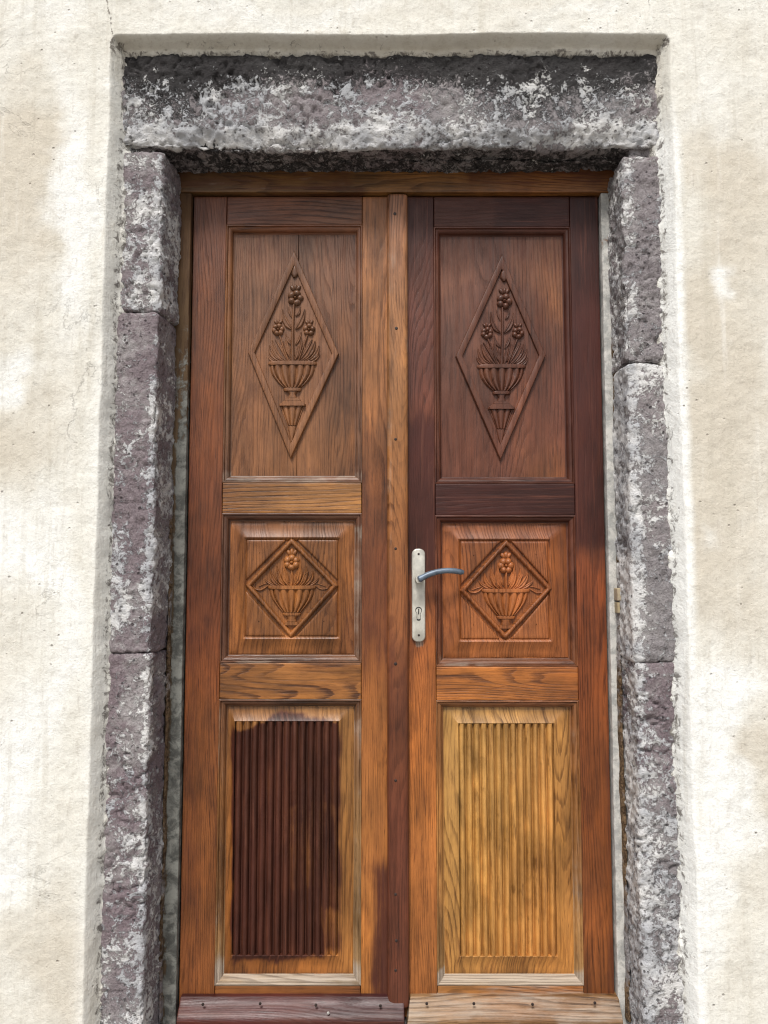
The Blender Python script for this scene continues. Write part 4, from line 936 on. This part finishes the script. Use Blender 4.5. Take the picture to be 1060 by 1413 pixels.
lower(RD, pb, PL_R, [(606, 1322, 780, 1342, 10, 0.2)], 31.0, ((633, 999), (770, 1321)), None, OR0, OR1, z[5], z[4], 13)
drip(RD, 0.066, XR + 0.006, [(620, 1388, (150, 118, 86)), (760, 1390, (140, 104, 70)), (700, 1406, (134, 88, 52))], [], [(560, 1368, 860, 1392, 6, 0.5)], 0.8, 17.0, cut=-0.010)
for px, py in ((589, 1385), (654, 1385), (735, 1386), (821, 1384)): nail(px, py, -0.0375, RD, 0.0036)

# ---- lever handle on its long backplate
def stadium(x0, x1, z0, z1, r, n=8):
    P = []
    for cx, cz, a0 in ((x1 - r, z1 - r, 0), (x0 + r, z1 - r, 90), (x0 + r, z0 + r, 180), (x1 - r, z0 + r, 270)):
        for k in range(n + 1): a = math.radians(a0 + 90 * k / n); P.append((cx + r * math.cos(a), cz + r * math.sin(a)))
    return np.array(P)
def plate():
    x0, zt_ = at(568.3, 757, -0.01); x1, zb_ = at(587.3, 886, -0.01)
    rings = []
    for ins, y in ((0, 0.002), (0, -0.0060), (0.0006, -0.0082), (0.0020, -0.0095), (0.0040, -0.0100)):
        P = stadium(x0 + ins, x1 - ins, zb_ + ins, zt_ - ins, max(0.004, 0.0150 - ins)); rings.append(np.column_stack([P[:, 0], np.full(len(P), y), P[:, 1]]))
    c = rings[-1].mean(0)
    V = np.concatenate(rings + [c[None]]); m = len(rings[0]); Fl = []
    for k in range(len(rings) - 1):
        for i in range(m): Fl.append((k * m + i, k * m + (i + 1) % m, (k + 1) * m + (i + 1) % m, (k + 1) * m + i))
    for i in range(m): Fl.append(((len(rings) - 1) * m + i, (len(rings) - 1) * m + (i + 1) % m, len(V) - 1))
    return add('handle_plate', V, Fl, METAL_PALE, RD, sharp=40)
HP = plate()
def disc(name, px, py, yf, r, mat, parent, dome=0.0004, n=16):
    x, zz = at(px, py, yf); V = []
    for rr, dy in ((1, 0.0005), (1, -dome), (0.6, -dome * 1.3)):
        for j in range(n): a = j / n * 2 * math.pi; V.append((x + r * rr * math.cos(a), yf + dy, zz + r * rr * math.sin(a)))
    V.append((x, yf - dome * 1.4, zz)); Fl = []
    for i in range(2):
        for j in range(n): Fl.append((i * n + j, i * n + (j + 1) % n, (i + 1) * n + (j + 1) % n, (i + 1) * n + j))
    for j in range(n): Fl.append((2 * n + j, 2 * n + (j + 1) % n, 3 * n))
    return add(name, V, Fl, mat, parent)
disc('screw', 577.8, 764.5, -0.0101, 0.0030, NAIL, HP); disc('screw', 578, 876.5, -0.0101, 0.0030, NAIL, HP)
def keyhole():
    cx, cz = at(577.8, 846, -0.01); V, P = [], []
    R, w2, top, bot = 0.0088, 0.0050, 0.0075, -0.0165
    for k in range(25):
        a = math.radians(-55 + (360 - 70) * k / 24); P.append((cx + R * math.cos(a), cz + top + R * math.sin(a)))
    for k in range(9):
        a = math.radians(180 + 180 * k / 8); P.append((cx + w2 * math.cos(a), cz + bot + w2 * 0.6 * math.sin(a)))
    n = len(P)
    rings = []
    for s_, y in ((1.0, -0.0096), (1.0, -0.0106), (0.84, -0.0108), (0.80, -0.0098)):
        rings += [(cx + (p[0] - cx) * s_, y, cz + (p[1] - cz) * s_) for p in P]
    V = rings + [(cx, -0.0099, cz - 0.002)]; Fl = []
    for k in range(3):
        for i in range(n): Fl.append((k * n + i, k * n + (i + 1) % n, (k + 1) * n + (i + 1) % n, (k + 1) * n + i))
    for i in range(n): Fl.append((3 * n + i, 3 * n + (i + 1) % n, 4 * n))
    add('lock_cylinder', V, Fl, KEYWAY, HP, sharp=40)
    V2 = [(cx - 0.0012, -0.0112, cz + 0.011), (cx + 0.0012, -0.0112, cz + 0.011), (cx + 0.0012, -0.0112, cz - 0.003), (cx - 0.0012, -0.0112, cz - 0.003)]
    V2 += [(a, -0.0100, c) for a, b, c in V2]
    add('key_slot', V2, [(0, 1, 2, 3), (0, 4, 5, 1), (1, 5, 6, 2), (2, 6, 7, 3), (3, 7, 4, 0)], SLOT_SHADE, HP, smooth=False)
keyhole()
def tube(name, C, R, mat, parent, n=18, flat=1.0):
    C = np.array(C, float); T = np.gradient(C, axis=0); T /= np.linalg.norm(T, axis=1, keepdims=True)
    V = []; up = np.array([0, 0, 1.0])
    for i, c in enumerate(C):
        a = np.cross(T[i], up)
        if np.linalg.norm(a) < 1e-3: a = np.array([1.0, 0, 0])
        a /= np.linalg.norm(a); b = np.cross(a, T[i])
        for j in range(n): q = j / n * 2 * math.pi; V.append(c + R[i] * (math.cos(q) * a * flat + math.sin(q) * b))
    k = len(C); Fl = [(i * n + j, i * n + (j + 1) % n, (i + 1) * n + (j + 1) % n, (i + 1) * n + j) for i in range(k - 1) for j in range(n)]
    Fl += [tuple(range(n))[::-1], tuple((k - 1) * n + j for j in range(n))]
    return add(name, V, Fl, mat, parent, sharp=50)
rx, rz = at(578.5, 799, -0.02)
disc('lever_rose', 577.8, 799, -0.0100, 0.0105, METAL_PALE, HP, 0.006, 24)
lv = []; lr = []
hub = np.array([rx, -0.012, rz])
for k in range(6): lv.append(hub + np.array([0, -0.030 * k / 5, 0])); lr.append(0.0115 - 0.0012 * k / 5)
tube('lever_neck', lv, lr, METAL_PALE, HP)
path = [(577.5, 800), (583, 797), (592, 792.5), (603, 789), (616, 787.2), (628, 787.8), (640.5, 790)]
pp = [at(px, py, -0.048) for px, py in path]; t = np.linspace(0, 6, 40); ctr = []
for q in t:
    i = min(int(q), 5); f = q - i; X = pp[i][0] * (1 - f) + pp[i + 1][0] * f; Zz = pp[i][1] * (1 - f) + pp[i + 1][1] * f; ctr.append((X, -0.046 + 0.010 * (q / 6) ** 2, Zz))
ctr = np.array(ctr)
for _ in range(6): ctr[1:-1] = 0.25 * ctr[:-2] + 0.5 * ctr[1:-1] + 0.25 * ctr[2:]
tube('lever', ctr, list(np.interp(t, [0, 0.3, 1, 4, 5.7, 6], [0.0060, 0.0088, 0.0080, 0.0072, 0.0074, 0.0052])), METAL_REFL, HP, flat=1.0)
# added black sheet standing for the darkness behind the joints, so nothing shows through
V, dn, Fc = wrap(-0.60, 0.66, -0.10, 2.26, 0.06, 0.03, 0.3, 0.003); V, Fc = compact(V, Fc)
o = add('backing', V, Fc, BLACK, frame)
print('TRIS', sum(len(m.polygons) for m in bpy.data.meshes) * 2)
